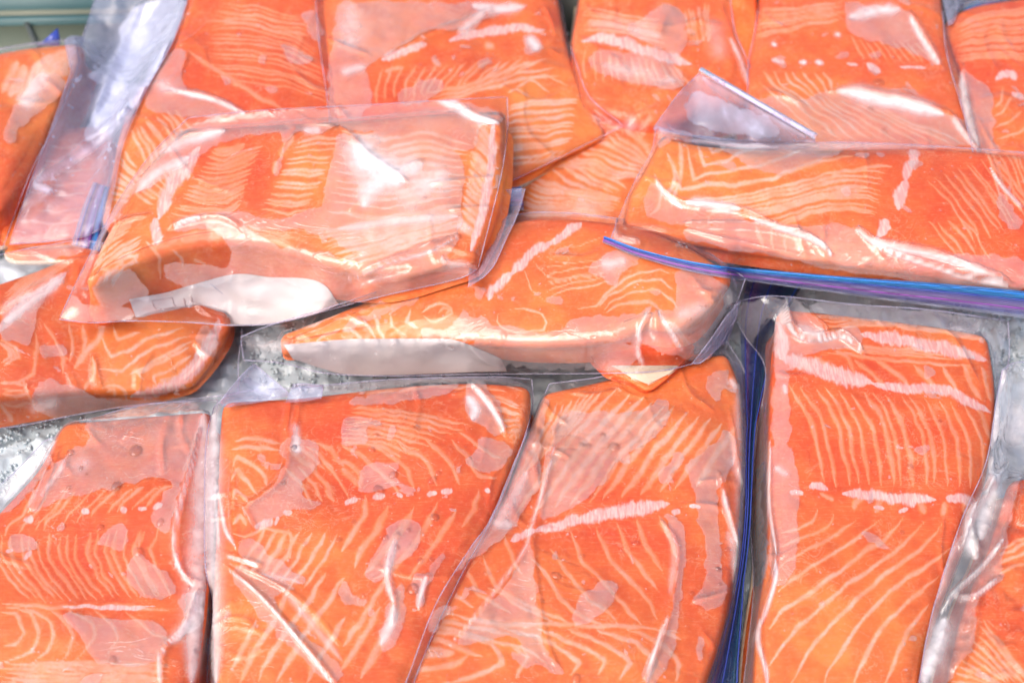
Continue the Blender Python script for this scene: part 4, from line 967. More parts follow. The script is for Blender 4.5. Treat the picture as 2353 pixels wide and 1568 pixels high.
# bottom centre
make_later = []
b = bag('large bottom centre fillet with a thick pink lateral band and long glossy film creases')
make_fillet(b, [(1258, 905), (1420, 870), (1580, 830), (1665, 815)], [(885, 1690), (1200, 1690), (1560, 1690)], L=[(1215, 1020), (1150, 1175), (1070, 1270), (995, 1400), (925, 1540)], R=[(1690, 900), (1692, 1100), (1672, 1330), (1630, 1500)], z=(.031, .031, .036, .036), H=.030, cell=.00085, seed=64, hue0=.30,
            hues=[(1500, 980, 110, .85), (1640, 880, 60, .7), (1400, 1270, 160, .12), (1200, 1500, 130, .8), (1450, 1520, 110, .7), (1620, 1180, 60, .6), (1250, 980, 60, .6)],
            bands=[('h', 8, [(1100, 645), (1160, 620), (1260, 580)]), ('h', 12, [(1250, 585), (1400, 545), (1500, 510), (1600, 510)]), ('h', 15, [(1500, 520), (1700, 470), (1850, 450), (2000, 425), (2130, 405)]), ('h', 6, [(2140, 465), (2190, 455)]), ('i', 5, [(30, 420), (120, 430)])],
            lines=[('h', 3.2, [(1060, 610), (1080, 690), (1110, 790), (1180, 870)]), ('h', 3.0, [(920, 740), (950, 830), (1000, 930), (1130, 1060), (1250, 1110), (1400, 1180)]), ('h', 3, [(780, 800), (850, 900), (880, 980), (960, 1040), (1100, 1120)]), ('h', 3, [(680, 930), (740, 1000), (870, 1080)]),
                   ('h', 3, [(1230, 750), (1350, 900), (1450, 1060), (1550, 1130), (1700, 1190)]), ('h', 3, [(1350, 700), (1500, 900), (1600, 1020), (1740, 1130), (1800, 1190)]), ('h', 3, [(1490, 580), (1560, 780), (1700, 920), (1850, 1080), (1940, 1190)]),
                   ('h', 3, [(1650, 550), (1720, 740), (1870, 900), (2000, 1050), (2060, 1170)]), ('h', 3, [(1780, 520), (1850, 700), (1960, 850), (2050, 980)]), ('h', 3, [(1910, 500), (1980, 690), (2080, 850)]), ('h', 3, [(2060, 480), (2120, 620), (2180, 760)]), ('h', 3, [(940, 950), (1100, 1000), (1240, 1080), (1420, 1150), (1500, 1190)]),
                   ('h', 3.4, [(640, 1115), (800, 1140), (1000, 1190), (1300, 1185), (1600, 1195), (1900, 1200), (2200, 1245)]), ('h', 3.4, [(500, 1165), (750, 1180), (1000, 1230), (1120, 1250)]), ('h', 3.4, [(490, 1205), (650, 1205), (850, 1250), (1000, 1300), (1200, 1350), (1330, 1440)]),
                   ('h', 4, [(480, 1245), (700, 1240), (950, 1290), (1060, 1420), (1000, 1470), (800, 1540), (650, 1568)]), ('h', 4, [(480, 1275), (640, 1285), (780, 1350), (900, 1400)]), ('h', 4, [(450, 1330), (640, 1350), (720, 1370), (620, 1390), (560, 1380)]), ('h', 5, [(400, 1430), (560, 1390), (720, 1360)]),
                   ('h', 4.4, [(380, 1500), (600, 1470), (760, 1440), (840, 1390)]), ('h', 3.6, [(1050, 1210), (1280, 1270), (1450, 1360), (1550, 1440), (1480, 1520)]), ('h', 3.6, [(1250, 1210), (1500, 1310), (1720, 1420), (1650, 1530)]), ('h', 3.6, [(1450, 1215), (1700, 1310), (1880, 1420), (1800, 1568)]),
                   ('h', 3.6, [(1650, 1215), (1900, 1310), (2050, 1410), (1990, 1568)]), ('h', 3.6, [(1850, 1220), (2080, 1320), (2190, 1420), (2160, 1568)]), ('h', 3.6, [(1100, 1340), (1210, 1400), (1130, 1540)]), ('h', 3, [(2050, 1220), (2200, 1290)])],
            fams=[('D', 4.6, 8, [(1185, 1180), (1290, 1030), (1420, 890)], [(1600, 1120), (1650, 1040), (1692, 980)]), ('D', 3.4, 5, [(1180, 1110), (1240, 1010), (1280, 930)], [(1290, 1010), (1340, 950), (1380, 900)])])
S = film_patch(b, [(1262, 882), (1400, 862), (1580, 812), (1672, 788)], [(872, 1710), (1200, 1710), (1590, 1710)], L=[(1195, 1030), (1128, 1190), (1078, 1262), (1000, 1390), (935, 1560)], R=[(1716, 880), (1726, 1100), (1708, 1330), (1672, 1500)], zT=.030, zB=.03, zL=.016, zR=.010, cell=.0011,
           seed=65, rand=14, seam='TLR',
           patches=[('h', [(1290, 260), (1360, 0), (1420, -180), (1900, -180), (2130, -300), (2060, -40), (1850, 80), (1700, 250), (1560, 400), (1500, 440), (1360, 480), (1280, 540)]), ('h', [(700, 880), (850, 640), (950, 450), (1050, 200), (1150, 0), (1330, -300), (1290, 80), (1300, 280), (1200, 400), (1100, 560), (1060, 620), (960, 700), (860, 750), (750, 850)]),
                    ('h', [(1220, 640), (1240, 800), (1280, 1100), (1320, 1350), (1480, 1530), (1200, 1400), (1130, 1250), (900, 1300), (720, 1330), (850, 1150), (1050, 950), (1180, 760)]), ('h', [(1500, 1200), (1520, 1060), (1640, 940), (1770, 910), (1780, 960), (1720, 1080), (1560, 1200)]), ('h', [(560, 1230), (600, 1100), (760, 1050), (700, 1110), (640, 1180), (620, 1250)]),
                    ('h', [(2040, 480), (2130, 520), (2180, 700), (2160, 1000), (2100, 1200), (1920, 1568), (2050, 1568), (2160, 1300), (2213, 900), (2213, 500)]), ('h', [(2030, 250), (2080, 200), (2140, 110), (2200, 60), (2213, 150), (2120, 230), (2160, 280)]), ('h', [(1080, 1360), (1130, 1440), (1200, 1480), (1240, 1400)]),
                    ('i', [(-20, 130), (80, 120), (200, 20), (330, -100), (320, 200), (220, 300), (240, 600), (260, 900), (140, 980), (160, 700), (100, 480), (60, 240)]), ('i', [(50, 1030), (250, 900), (300, 1000), (240, 1060), (160, 1090)]), ('f', [(150, 1100), (280, 1010), (320, 1060), (230, 1250), (180, 1180)]), ('i', [(90, 1430), (110, 1250), (140, 1280), (110, 1440)])],
           milk_glare=[('D', 15, .30, [(1696, 880), (1706, 1150), (1690, 1400)]), ('h', 13, .28, [(1000, 560), (1100, 400), (1200, 200)]), ('h', 12, .4, [(1000, 530), (1090, 540)]), ('h', 4, .6, [(2120, 1130), (2050, 1300), (1970, 1568)]), ('h', 4, .4, [(1390, 0), (1320, 260), (1230, 560), (1190, 700), (1050, 900), (850, 1150), (700, 1330)]), ('i', 6, .6, [(260, 300), (290, 450), (340, 620), (360, 680)]), ('i', 10, .3, [(290, 580), (330, 700), (340, 860)]),
                 ('h', 8, .25, [(2080, 520), (2160, 700), (2130, 1000)]), ('f', 8, .5, [(330, 1100), (370, 1160)]), ('i', 12, .25, [(330, 100), (380, 260)])],
           ridges=[('h', 4, .0028, [(1400, -200), (1330, 200), (1270, 500), (1180, 720), (930, 1050), (720, 1300)]), ('h', 5, .0018, [(1230, 500), (1240, 800), (1300, 1250), (1400, 1480)]), ('h', 5, .003, [(2050, 500), (2170, 700), (2110, 1150), (1950, 1600)]), ('h', 6, .002, [(1140, 40), (1000, 400), (880, 620)]), ('h', 5, .0018, [(680, 1150), (900, 700), (1100, 500)]),
                   ('i', 6, .0032, [(230, 200), (290, 450), (360, 680), (330, 900)]), ('i', 5, .002, [(300, -200), (350, 100), (400, 350)]), ('i', 5, .002, [(50, 1050), (200, 1010), (350, 960)]), ('e', 4, .0015, [(1560, 1190), (1750, 1200), (1960, 1150)])])
droplets(b, S, 240, big=[(1408, 1025, 18), (1344, 1022, 8), (1355, 1022, 7), (1462, 1245, 11), (1337, 1274, 9), (1278, 1322, 14), (1690, 1308, 9), (1650, 1306, 9), (1664, 1307, 7), (1672, 1308, 6), (1649, 1306, 6), (1335, 1020, 9), (1118, 1317, 9), (1322, 1400, 18) if False else (1326, 1558, 14), (1143, 1310, 6), (1246, 1380, 8), (1671, 1262, 9), (1649, 1306, 5), (1590, 1360, 7), (1656, 1340, 7), (1384, 997, 9)], seed=11)
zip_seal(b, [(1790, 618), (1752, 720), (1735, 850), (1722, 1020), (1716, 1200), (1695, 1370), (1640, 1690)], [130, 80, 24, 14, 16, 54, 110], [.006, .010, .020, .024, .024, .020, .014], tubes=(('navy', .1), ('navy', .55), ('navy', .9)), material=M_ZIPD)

# bottom right
b = bag('upright fillet at the lower right under a pinched film corner, cream belly edge on top')
make_fillet(b, [(1798, 712), (1960, 728), (2150, 752), (2262, 772)], [(1742, 1690), (1900, 1690), (2078, 1690)], L=[(1785, 850), (1778, 1050), (1778, 1250), (1752, 1450)], R=[(2278, 900), (2262, 1060), (2215, 1220), (2140, 1420)], z=(.038,) * 4, H=.034, cell=.00085, seed=66, hue0=.28,
            hues=[(1900, 1480, 140, 1.0), (2000, 1330, 110, .7), (2040, 1000, 170, .10), (2050, 760, 120, .85), (1990, 880, 90, .15)], slope=.08,
            bands=[('f', 15, [(1230, 780), (1400, 810), (1600, 840), (1800, 880), (2100, 960)]), ('f', 17, [(640, 700), (680, 830), (690, 950)]), ('f', 19, [(680, 950), (900, 1000), (1100, 1080), (1300, 1120)]), ('f', 12, [(1300, 1120), (1500, 1160), (1700, 1150), (1900, 1200), (2120, 1330)]),
                   ('i', 7, [(700, 325), (780, 340)]), ('i', 9, [(830, 290), (940, 310)]), ('i', 12, [(1030, 335), (1200, 355), (1400, 370), (1640, 375)]), ('i', 12, [(1430, 390), (1500, 400)]), ('i', 11, [(1710, 370), (1890, 385)]), ('i', 5, [(1240, 430), (1300, 440)]), ('i', 5, [(1400, 470), (1460, 450)])],
            lines=[('i', 2.4, [(870, 440), (850, 520), (760, 570), (640, 600)]), ('i', 2.4, [(985, 470), (960, 540), (860, 600), (740, 640), (640, 690)]), ('i', 2.6, [(1130, 500), (1000, 610), (820, 700), (700, 760), (620, 830)]), ('i', 3.0, [(1290, 510), (1150, 620), (960, 740), (780, 850), (700, 900), (600, 990)]),
                   ('i', 3.4, [(1430, 510), (1300, 640), (1150, 740), (960, 880), (800, 1000), (640, 1110), (550, 1230)]), ('i', 3.4, [(1570, 520), (1450, 660), (1290, 780), (1050, 950), (900, 1080), (750, 1200), (620, 1370), (560, 1470)]), ('i', 3.4, [(1690, 530), (1570, 690), (1400, 800), (1200, 960), (1050, 1100), (900, 1260), (760, 1450), (690, 1590)]),
                   ('i', 3.4, [(1750, 680), (1640, 770), (1480, 870), (1300, 1010), (1150, 1180), (1040, 1340), (940, 1500), (910, 1590)]), ('i', 3.4, [(1660, 870), (1560, 960), (1420, 1080), (1280, 1220), (1180, 1400), (1100, 1590)]), ('i', 3.4, [(1590, 1060), (1480, 1200), (1400, 1350), (1320, 1590)]),
                   ('f', 3, [(920, 930), (1010, 1010), (1080, 1060)]), ('f', 3, [(1050, 890), (1150, 960), (1180, 1050)]), ('f', 3, [(1190, 960), (1330, 1080), (1420, 1150)]), ('f', 3, [(1330, 950), (1470, 1060), (1560, 1130)]), ('f', 3.4, [(1600, 1000), (1700, 1100), (1750, 1170)]), ('f', 3.4, [(1790, 1000), (1850, 1110), (1900, 1190)]), ('f', 3.4, [(1930, 990), (1990, 1130), (2060, 1240)]), ('f', 3, [(2060, 1000), (2090, 1120), (2130, 1260)]),
                   ('i', 4, [(1170, 370), (1120, 400), (1100, 440)]), ('i', 4, [(1270, 380), (1260, 460)]), ('i', 4, [(1540, 390), (1560, 460)]), ('i', 4, [(1700, 400), (1690, 480)]), ('i', 4, [(1840, 400), (1830, 470)]), ('i', 3, [(890, 350), (980, 380)])],
            fams=[('D', 3.0, 11, [(1812, 882), (1845, 930), (1872, 985), (1880, 1040), (1900, 1115)], [(2236, 925), (2258, 965), (2275, 1010), (2282, 1060), (2276, 1120)]),
                  ('f', 2.0, 6, [(900, 650), (1200, 660), (1600, 690), (2080, 770)], [(1000, 760), (1300, 720), (1700, 760), (2100, 840)]), ('f', 2.2, 4, [(1150, 560 + 300), (1500, 900), (1800, 900)], [(1000, 900), (1400, 950), (2000, 1000)]), ('i', 2.4, 5, [(500, 0), (520, 300), (480, 700)], [(560, 0), (560, 300), (540, 700)])])
S = film_patch(b, [(1672, 702), (1735, 684), (1802, 682), (1960, 700), (2130, 712), (2315, 738)], [(1690, 1710), (1900, 1710), (2110, 1710)], L=[(1712, 775), (1758, 850), (1738, 1000), (1724, 1180), (1730, 1350), (1716, 1500)], R=[(2316, 830), (2285, 960), (2272, 1080), (2222, 1240), (2150, 1440)], zT=.036, zB=.03, zL=.010, zR=.010, cell=.0011,
           seed=67, rand=12, seam='TLR', wet=.1,
           patches=[('f', [(330, 590), (700, 520), (820, 580), (980, 750), (920, 780), (1200, 720), (1220, 800), (1260, 930), (1060, 870), (930, 910), (820, 920), (760, 1050), (650, 1000), (640, 640), (500, 800), (440, 940)]), ('f', [(640, 640), (680, 1000), (760, 1100), (720, 1200), (740, 1568), (620, 1568), (640, 1000)]), ('i', [(570, 0), (700, 0), (720, 170), (760, 230), (740, 560), (740, 820), (690, 900), (600, 960), (570, 700)]), ('f', [(820, 560), (1500, 600), (2050, 680), (2250, 680), (2200, 900), (2160, 1050), (2110, 760), (1900, 760), (1300, 680), (900, 640)]),
                    ('i', [(1150, 610), (1200, 590), (1350, 690), (1330, 720), (1230, 670)]), ('i', [(430, 620), (480, 200), (540, 100), (500, 400), (560, 800), (450, 1000), (440, 800)]), ('f', [(1660, 1020), (1730, 1010), (1720, 1080), (1690, 1100)]), ('i', [(1500, 60), (1560, 20), (1600, 30), (1570, 90)]), ('f', [(1560, 850), (1640, 860), (1680, 890), (1600, 900)])],
           milk_glare=[('f', 4, .75, [(705, 530), (725, 700), (760, 770), (850, 815), (1000, 815), (1080, 790), (1180, 840), (1260, 930)]), ('f', 12, .4, [(800, 720), (900, 780), (980, 760)]), ('i', 5, .8, [(605, 770), (600, 900), (560, 1040), (505, 1200)]), ('i', 5, .8, [(500, 1150), (490, 1300), (540, 1480), (550, 1590)]), ('i', 3, .6, [(570, 0), (560, 400), (610, 740)]), ('f', 12, .5, [(690, 620), (700, 700)]), ('f', 5, .4, [(700, 1130), (710, 1190)]), ('f', 8, .3, [(1820, 740), (2000, 760), (2050, 690)]), ('i', 8, .3, [(600, 170), (680, 220)])],
           ridges=[('f', 6, .006, [(705, 525), (725, 690), (780, 790), (900, 820), (1080, 790), (1250, 920)]), ('f', 5, .004, [(820, 570), (900, 680), (1000, 760)]), ('i', 5, .0025, [(565, -100), (560, 400), (600, 760), (500, 1200), (540, 1590)]), ('f', 5, .003, [(450, 930), (480, 860), (560, 760), (650, 640)]), ('f', 5, .002, [(320, 590), (380, 720), (450, 930)])])
droplets(b, S, 170, big=[(2088, 1072, 11), (1997, 1058, 7), (2160, 966, 6), (1793, 1363, 7), (2070, 1223, 8), (2045, 1135, 9), (1957, 998, 6)], seed=12)

# far bottom right, crumpled
b = bag('crumpled silvery bag slumped along the lower right edge over orange flesh')
make_fillet(b, [(2335, 1105), (2500, 1090)], [(2170, 1690), (2500, 1690)], L=[(2290, 1250), (2225, 1420)], z=(.036,) * 4, H=.03, cell=.0010, seed=68, hue0=.15, hues=[(2230, 1540, 70, .8), (2330, 1300, 50, .5)],
            fams=[('i', 2.8, 7, [(1740, 1550), (1850, 1560), (2000, 1600)], [(1950, 1150), (2080, 1330), (2260, 1560)]), ('i', 2.6, 4, [(2050, 700), (2150, 660), (2250, 600)], [(2060, 860), (2150, 800), (2250, 780)])])
S = film_patch(b, [(2302, 850), (2345, 832), (2500, 838)], [(2090, 1710), (2300, 1710), (2500, 1710)], L=[(2288, 920), (2265, 1060), (2210, 1190), (2160, 1340), (2125, 1480)], zT=.034, zB=.036, zL=.036, zR=.036, cell=.0012,
           seed=69, rand=34, seam='TL', rumple=.0016, material=None, iters=300,
           patches=[('i', [(1990, 0), (2250, 0), (2210, 130), (2100, 600), (2000, 700), (1900, 850), (1840, 650), (1810, 520), (1960, 300)]), ('i', [(1830, 600), (2080, 480), (2100, 620), (2060, 800), (2040, 860), (2110, 860), (1990, 960), (1900, 1000), (1900, 1160), (1860, 1350), (1760, 1480), (1740, 1568), (1500, 1568), (1560, 1300), (1640, 1000), (1740, 700)]), ('f', [(2150, 1500), (2180, 1000), (2280, 980), (2352, 990), (2352, 1568), (2130, 1568)])],
           milk_glare=[('f', 12, .55, [(2210, 1020), (2190, 1200), (2150, 1400), (2130, 1568)]), ('i', 18, .6, [(2060, 40), (2020, 250), (1960, 450), (1930, 640)]), ('f', 30, .5, [(2270, 1300), (2280, 1500)]), ('i', 14, .55, [(1900, 400), (1850, 600), (1900, 760)]), ('i', 18, .6, [(1700, 1150), (1660, 1300), (1600, 1450), (1560, 1568)]), ('i', 5, .6, [(2090, 620), (1940, 820), (1760, 990), (1680, 1120)]), ('i', 5, .5, [(1750, 1010), (1900, 1000), (2050, 880)]), ('i', 10, .4, [(1780, 560), (1700, 800), (1620, 1060)])],
           ridges=[('i', 9, .005, [(2100, 160), (1980, 320), (1860, 470), (1800, 700)]), ('i', 7, .005, [(2180, 300), (2100, 560), (2000, 760), (1740, 1000), (1680, 1120)]), ('i', 6, .004, [(1740, 1010), (1880, 1010), (2060, 880)]), ('i', 9, .004, [(1650, 1100), (1560, 1300), (1500, 1568)]), ('i', 8, .004, [(1900, 1020), (1880, 1250), (1750, 1500)]), ('f', 9, .005, [(2240, 1000), (2210, 1300), (2160, 1568)]), ('i', 6, .003, [(1980, 40), (2000, 200), (1950, 380)]), ('i', 5, .003, [(1840, 530), (1900, 700), (1900, 860)])])
droplets(b, S, 120, big=[(2342, 1118, 9), (2265, 1160, 7), (2275, 1165, 6)], seed=13)

# ================================================================== upper layer
# corner of a fillet seen from its skin side under the long centre bag
cp = thing('fillet_corner', 'orange rimmed fillet corner with grey skin poking out beneath the centre bag', 'salmon fillet')
make_fillet(cp, [(1330, 790), (1460, 780), (1600, 790)], [(1395, 852), (1450, 872), (1490, 893), (1535, 862)], z=(.036, .036, .0365, .0365), H=.005, r=.0012, cell=.0009, seed=70, hue0=.2, skin=False, dome=.0005)
x, y = unproj([1405, 1560, 1535, 1488, 1450], [840, 840, 860, 883, 868], .0375)
sk = np.stack([x, y, np.full(5, .0378)], -1)
cpt = sk.mean(0) + np.array([0, 0, .0004]); 
link('skin', np.vstack([sk, cpt, sk - [0, 0, .002]]), np.array([(0, 4, 5), (4, 3, 5), (3, 2, 5), (2, 1, 5), (1, 0, 5), (0, 6, 10), (4, 10, 9), (3, 9, 8), (2, 8, 7)]), M_SKIN, cp, smooth=False, attrs={'edge': np.full(11, .2)})

# long centre bag
b = bag('long fillet across the centre, white paper label strip folded along its lower left side')
make_fillet(b, [(655, 768), (760, 728), (900, 672), (1080, 612), (1182, 512), (1400, 512), (1560, 560), (1672, 628)], [(658, 794), (780, 777), (900, 765), (1060, 765), (1250, 772), (1400, 760), (1490, 728)], R=[(1620, 700), (1560, 735)],
            z=(.034, .060, .030, .058), H=(.009, .024, .009, .024), skin=False, r=.006, cell=.00085, seed=71, hue0=.55, slope=-.05, hues=[(850, 760, 90, .9), (1100, 660, 80, .6), (1250, 600, 120, .40), (1500, 690, 90, .9), (1250, 720, 90, .8), (700, 790, 60, 1.0)],
            bands=[('e', 10, [(1650, 10), (1600, 50), (1500, 125), (1440, 160)]), ('e', 11, [(1450, 150), (1350, 195), (1240, 290), (1170, 370)]), ('e', 11, [(1180, 360), (1100, 430), (1040, 480), (1000, 560)])],
            lines=[('e', 2.2, [(1630, 610), (1760, 590), (1850, 480), (1990, 380), (2150, 340), (2300, 360)]), ('e', 2.2, [(1770, 590), (1870, 500), (2050, 410), (2200, 410), (2320, 500)]), ('e', 2.2, [(1800, 610), (1950, 510), (2150, 470), (2260, 530), (2320, 620)]), ('e', 2.6, [(1830, 620), (1990, 560), (2120, 560), (2230, 640)]),
                   ('e', 2.8, [(150, 680), (200, 760), (245, 840)]), ('e', 2.8, [(230, 640), (255, 740), (300, 830)]), ('e', 2.8, [(335, 640), (350, 730), (450, 810)]), ('e', 2.8, [(60, 730), (110, 800), (150, 860)]), ('e', 2.6, [(470, 610), (450, 700), (540, 750)]),
                   ('e', 2.2, [(550, 640), (620, 580), (720, 570), (770, 620), (700, 690), (620, 700), (560, 650)]), ('e', 2, [(660, 640), (700, 600), (740, 610), (710, 660)]), ('e', 1.8, [(1080, 640), (1060, 690), (1130, 760), (1300, 770), (1400, 750), (1410, 690), (1350, 630), (1250, 600), (1150, 620)]),
                   ('e', 2.6, [(0, 790), (60, 850)]), ('d', 3, [(2110, 740), (2200, 690), (2352, 640)]), ('d', 3, [(2180, 830), (2240, 790), (2352, 740)])],
            fams=[('e', 1.6, 5, [(1380, 330), (1600, 290), (1880, 270)], [(1420, 520), (1600, 460), (1850, 420)]), ('e', 1.5, 4, [(1250, 330), (1300, 480), (1400, 560)], [(1500, 200), (1650, 180), (1800, 120)]), ('e', 2.4, 4, [(2180, 640), (2270, 780), (2330, 900)], [(2280, 700), (2380, 830), (2420, 900)])])
# paper strip curved against the near side
def paper(parent, T, B, zt, zb, emboss=None, seed=0):
    t, bb = catmull(T, 90), catmull(B, 90); n = 14
    rows = []
    for k in range(n):
        f = k / (n - 1); p = t * (1 - f) + bb * f; z = np.interp(np.linspace(0, 1, 90), np.linspace(0, 1, len(zt)), zt) * (1 - f) + np.interp(np.linspace(0, 1, 90), np.linspace(0, 1, len(zb)), zb) * f
        x, y = unproj(p[:, 0], p[:, 1], z)
        q = np.stack([x, y, z], -1)
        w = .0011 * wave_noise(seed, p[:, 0], p[:, 1], 95) * math.sin(math.pi * min(1, f * 1.3 + .1))
        q += w[:, None] * np.array([0, -.55, .8])
        rows.append(q)
    S = np.stack(rows)
    dep = np.full(S.shape[:2], np.nan)          # lay the sheet against the side of the fillet
    for i in range(S.shape[0]):
        for j in range(S.shape[1]):
            d = Vector(S[i, j] - CL).normalized()
            h = OBST[-1][0].ray_cast(Vector(CL), d)
            if h[0] is not None: dep[i, j] = (h[0] - Vector(CL)).length
    full = np.linalg.norm(S - CL, axis=-1); off = dep - full
    if np.isnan(off).all(): off[:] = 0
    while np.isnan(off).any():
        o2 = np.pad(off, 1, constant_values=np.nan)
        nb_ = np.stack([o2[:-2, 1:-1], o2[2:, 1:-1], o2[1:-1, :-2], o2[1:-1, 2:]])
        ok_ = ~np.isnan(nb_); cnt = ok_.sum(0); av = np.where(cnt > 0, np.where(ok_, nb_, 0).sum(0) / np.maximum(cnt, 1), np.nan)
        off = np.where(np.isnan(off), av, off)
    for _ in range(30):
        o2 = np.pad(off, 1, mode='edge'); off = np.minimum(off, (o2[:-2, 1:-1] + o2[2:, 1:-1] + o2[1:-1, :-2] + o2[1:-1, 2:]) / 4)
    S = CL + (S - CL) * ((full + off - .0016) / full)[..., None]
    V = S.reshape(-1, 3)
    V2 = np.vstack([V, V + np.array([0, .0003, -.0002])])
    F = grid_faces(90, n); F2 = F[:, ::-1] + len(V)
    o = link('paper_label', V2, np.vstack([F, F2]), M_PAD, parent)
    add_obstacle(V, F)
    return o, S
pl, PS = paper(b, [(652, 792), (790, 780), (880, 778), (990, 778), (1048, 782), (1110, 806), (1150, 824)], [(672, 824), (740, 846), (800, 860), (900, 861), (1000, 858), (1090, 854), (1165, 853)],
               [.0345, .044, .046, .048, .048, .040, .036], [.026, .025, .024, .024, .026, .026, .028], seed=5)
S = film_patch(b, [(553, 775), (620, 748), (760, 706), (900, 660), (1085, 603), (1178, 497), (1400, 500), (1570, 548), (1712, 640)], [(560, 828), (650, 835), (750, 858), (900, 864), (1100, 860), (1400, 858), (1520, 852), (1603, 833)], R=[(1690, 700), (1650, 770)],
           zT=.046, zB=.020, zL=.022, zR=.040, cell=.0011, seed=72, rand=14, seam='TBLR', wet=.12, rumple=.00022,
           patches=[('e', [(1690, 370), (1740, 290), (1850, 220), (2000, 190), (2060, 260), (1960, 330), (1910, 430), (1870, 445), (1820, 430), (1830, 400), (1740, 370)]), ('e', [(1395, 530), (1440, 515), (1520, 540), (1480, 570), (1410, 560)]), ('e', [(1060, 520), (1130, 525), (1090, 540)]), ('e', [(1170, 540), (1195, 540), (1185, 560)]), ('e', [(2100, 480), (2150, 470), (2210, 495), (2150, 495)]),
                    ('e', [(780, 700), (830, 610), (870, 640), (890, 680), (960, 650), (990, 690), (1030, 740), (1180, 730), (1280, 760), (1380, 770), (1500, 750), (1590, 690), (1690, 655), (1900, 650), (2090, 620), (2130, 590), (2040, 790), (2050, 830), (1500, 840), (900, 830), (600, 830), (550, 800), (560, 720), (700, 780)]),
                    ('e', [(800, 835), (2040, 838), (2060, 1000), (1700, 1040), (1200, 1050), (950, 950)]), ('e', [(2150, 600), (2280, 640), (2330, 600), (2300, 350), (2440, 330), (2700, 500), (2600, 700), (2480, 900), (2400, 960), (2200, 900), (2050, 830), (2080, 700)]), ('e', [(0, 700), (200, 640), (560, 520), (500, 560), (250, 660), (0, 790)]), ('e', [(1560, 920), (1640, 890), (1850, 900), (2020, 980), (2060, 1000), (1950, 930), (1700, 940)]), ('e', [(850, 470), (950, 455), (1020, 470), (960, 520), (920, 530), (910, 475)])],
           milk_glare=[('e', 14, .40, [(1800, 300), (1950, 280)]), ('d', 14, .3, [(1700, 850), (2000, 860)]), ('e', 18, .25, [(2330, 650), (2500, 600)]), ('e', 5, .4, [(2060, 800), (2040, 900), (2080, 1000)]), ('e', 5, .35, [(2130, 590), (2050, 760), (2060, 860)]), ('e', 4, .4, [(2180, 620), (2260, 750), (2352, 900)])],
           ridges=[('e', 4, .0005, [(540, 828), (1100, 832), (1700, 845), (2040, 830)]), ('e', 6, .0018, [(2150, 590), (2060, 750), (2060, 990)]), ('e', 6, .0014, [(2160, 600), (2180, 800), (2300, 960), (2380, 1000)]), ('e', 6, .0012, [(2060, 820), (2150, 850), (2220, 920)]), ('d', 5, .002, [(1700, 820), (2000, 780), (2300, 690)]), ('d', 5, .002, [(1700, 950), (1720, 850), (1700, 800)]), ('e', 5, .0012, [(900, 860), (1000, 970), (1200, 1040)])])
droplets(b, S, 190, big=[(1586, 733, 5), (1611, 705, 5), (1619, 702, 4), (1581, 771, 6), (1576, 737, 5), (1593, 763, 5), (1632, 785, 6)], seed=14)
# clear folded lip of this bag at the right
film_patch(b, [(1668, 728), (1700, 690)], [(1590, 835), (1612, 832), (1655, 790), (1672, 760)], L=[(1625, 790)], R=[(1690, 730)], zT=.036, zB=.026, zL=.03, zR=.030, cell=.0012, seed=73, rand=6, material=M_LOOSE, name='folded_tab', rumple=.001, seam='TBLR', iters=30)

# centre-left bag on top
b = bag('big centre left fillet on top, painted white glare on its right half, crinkled paper label below')
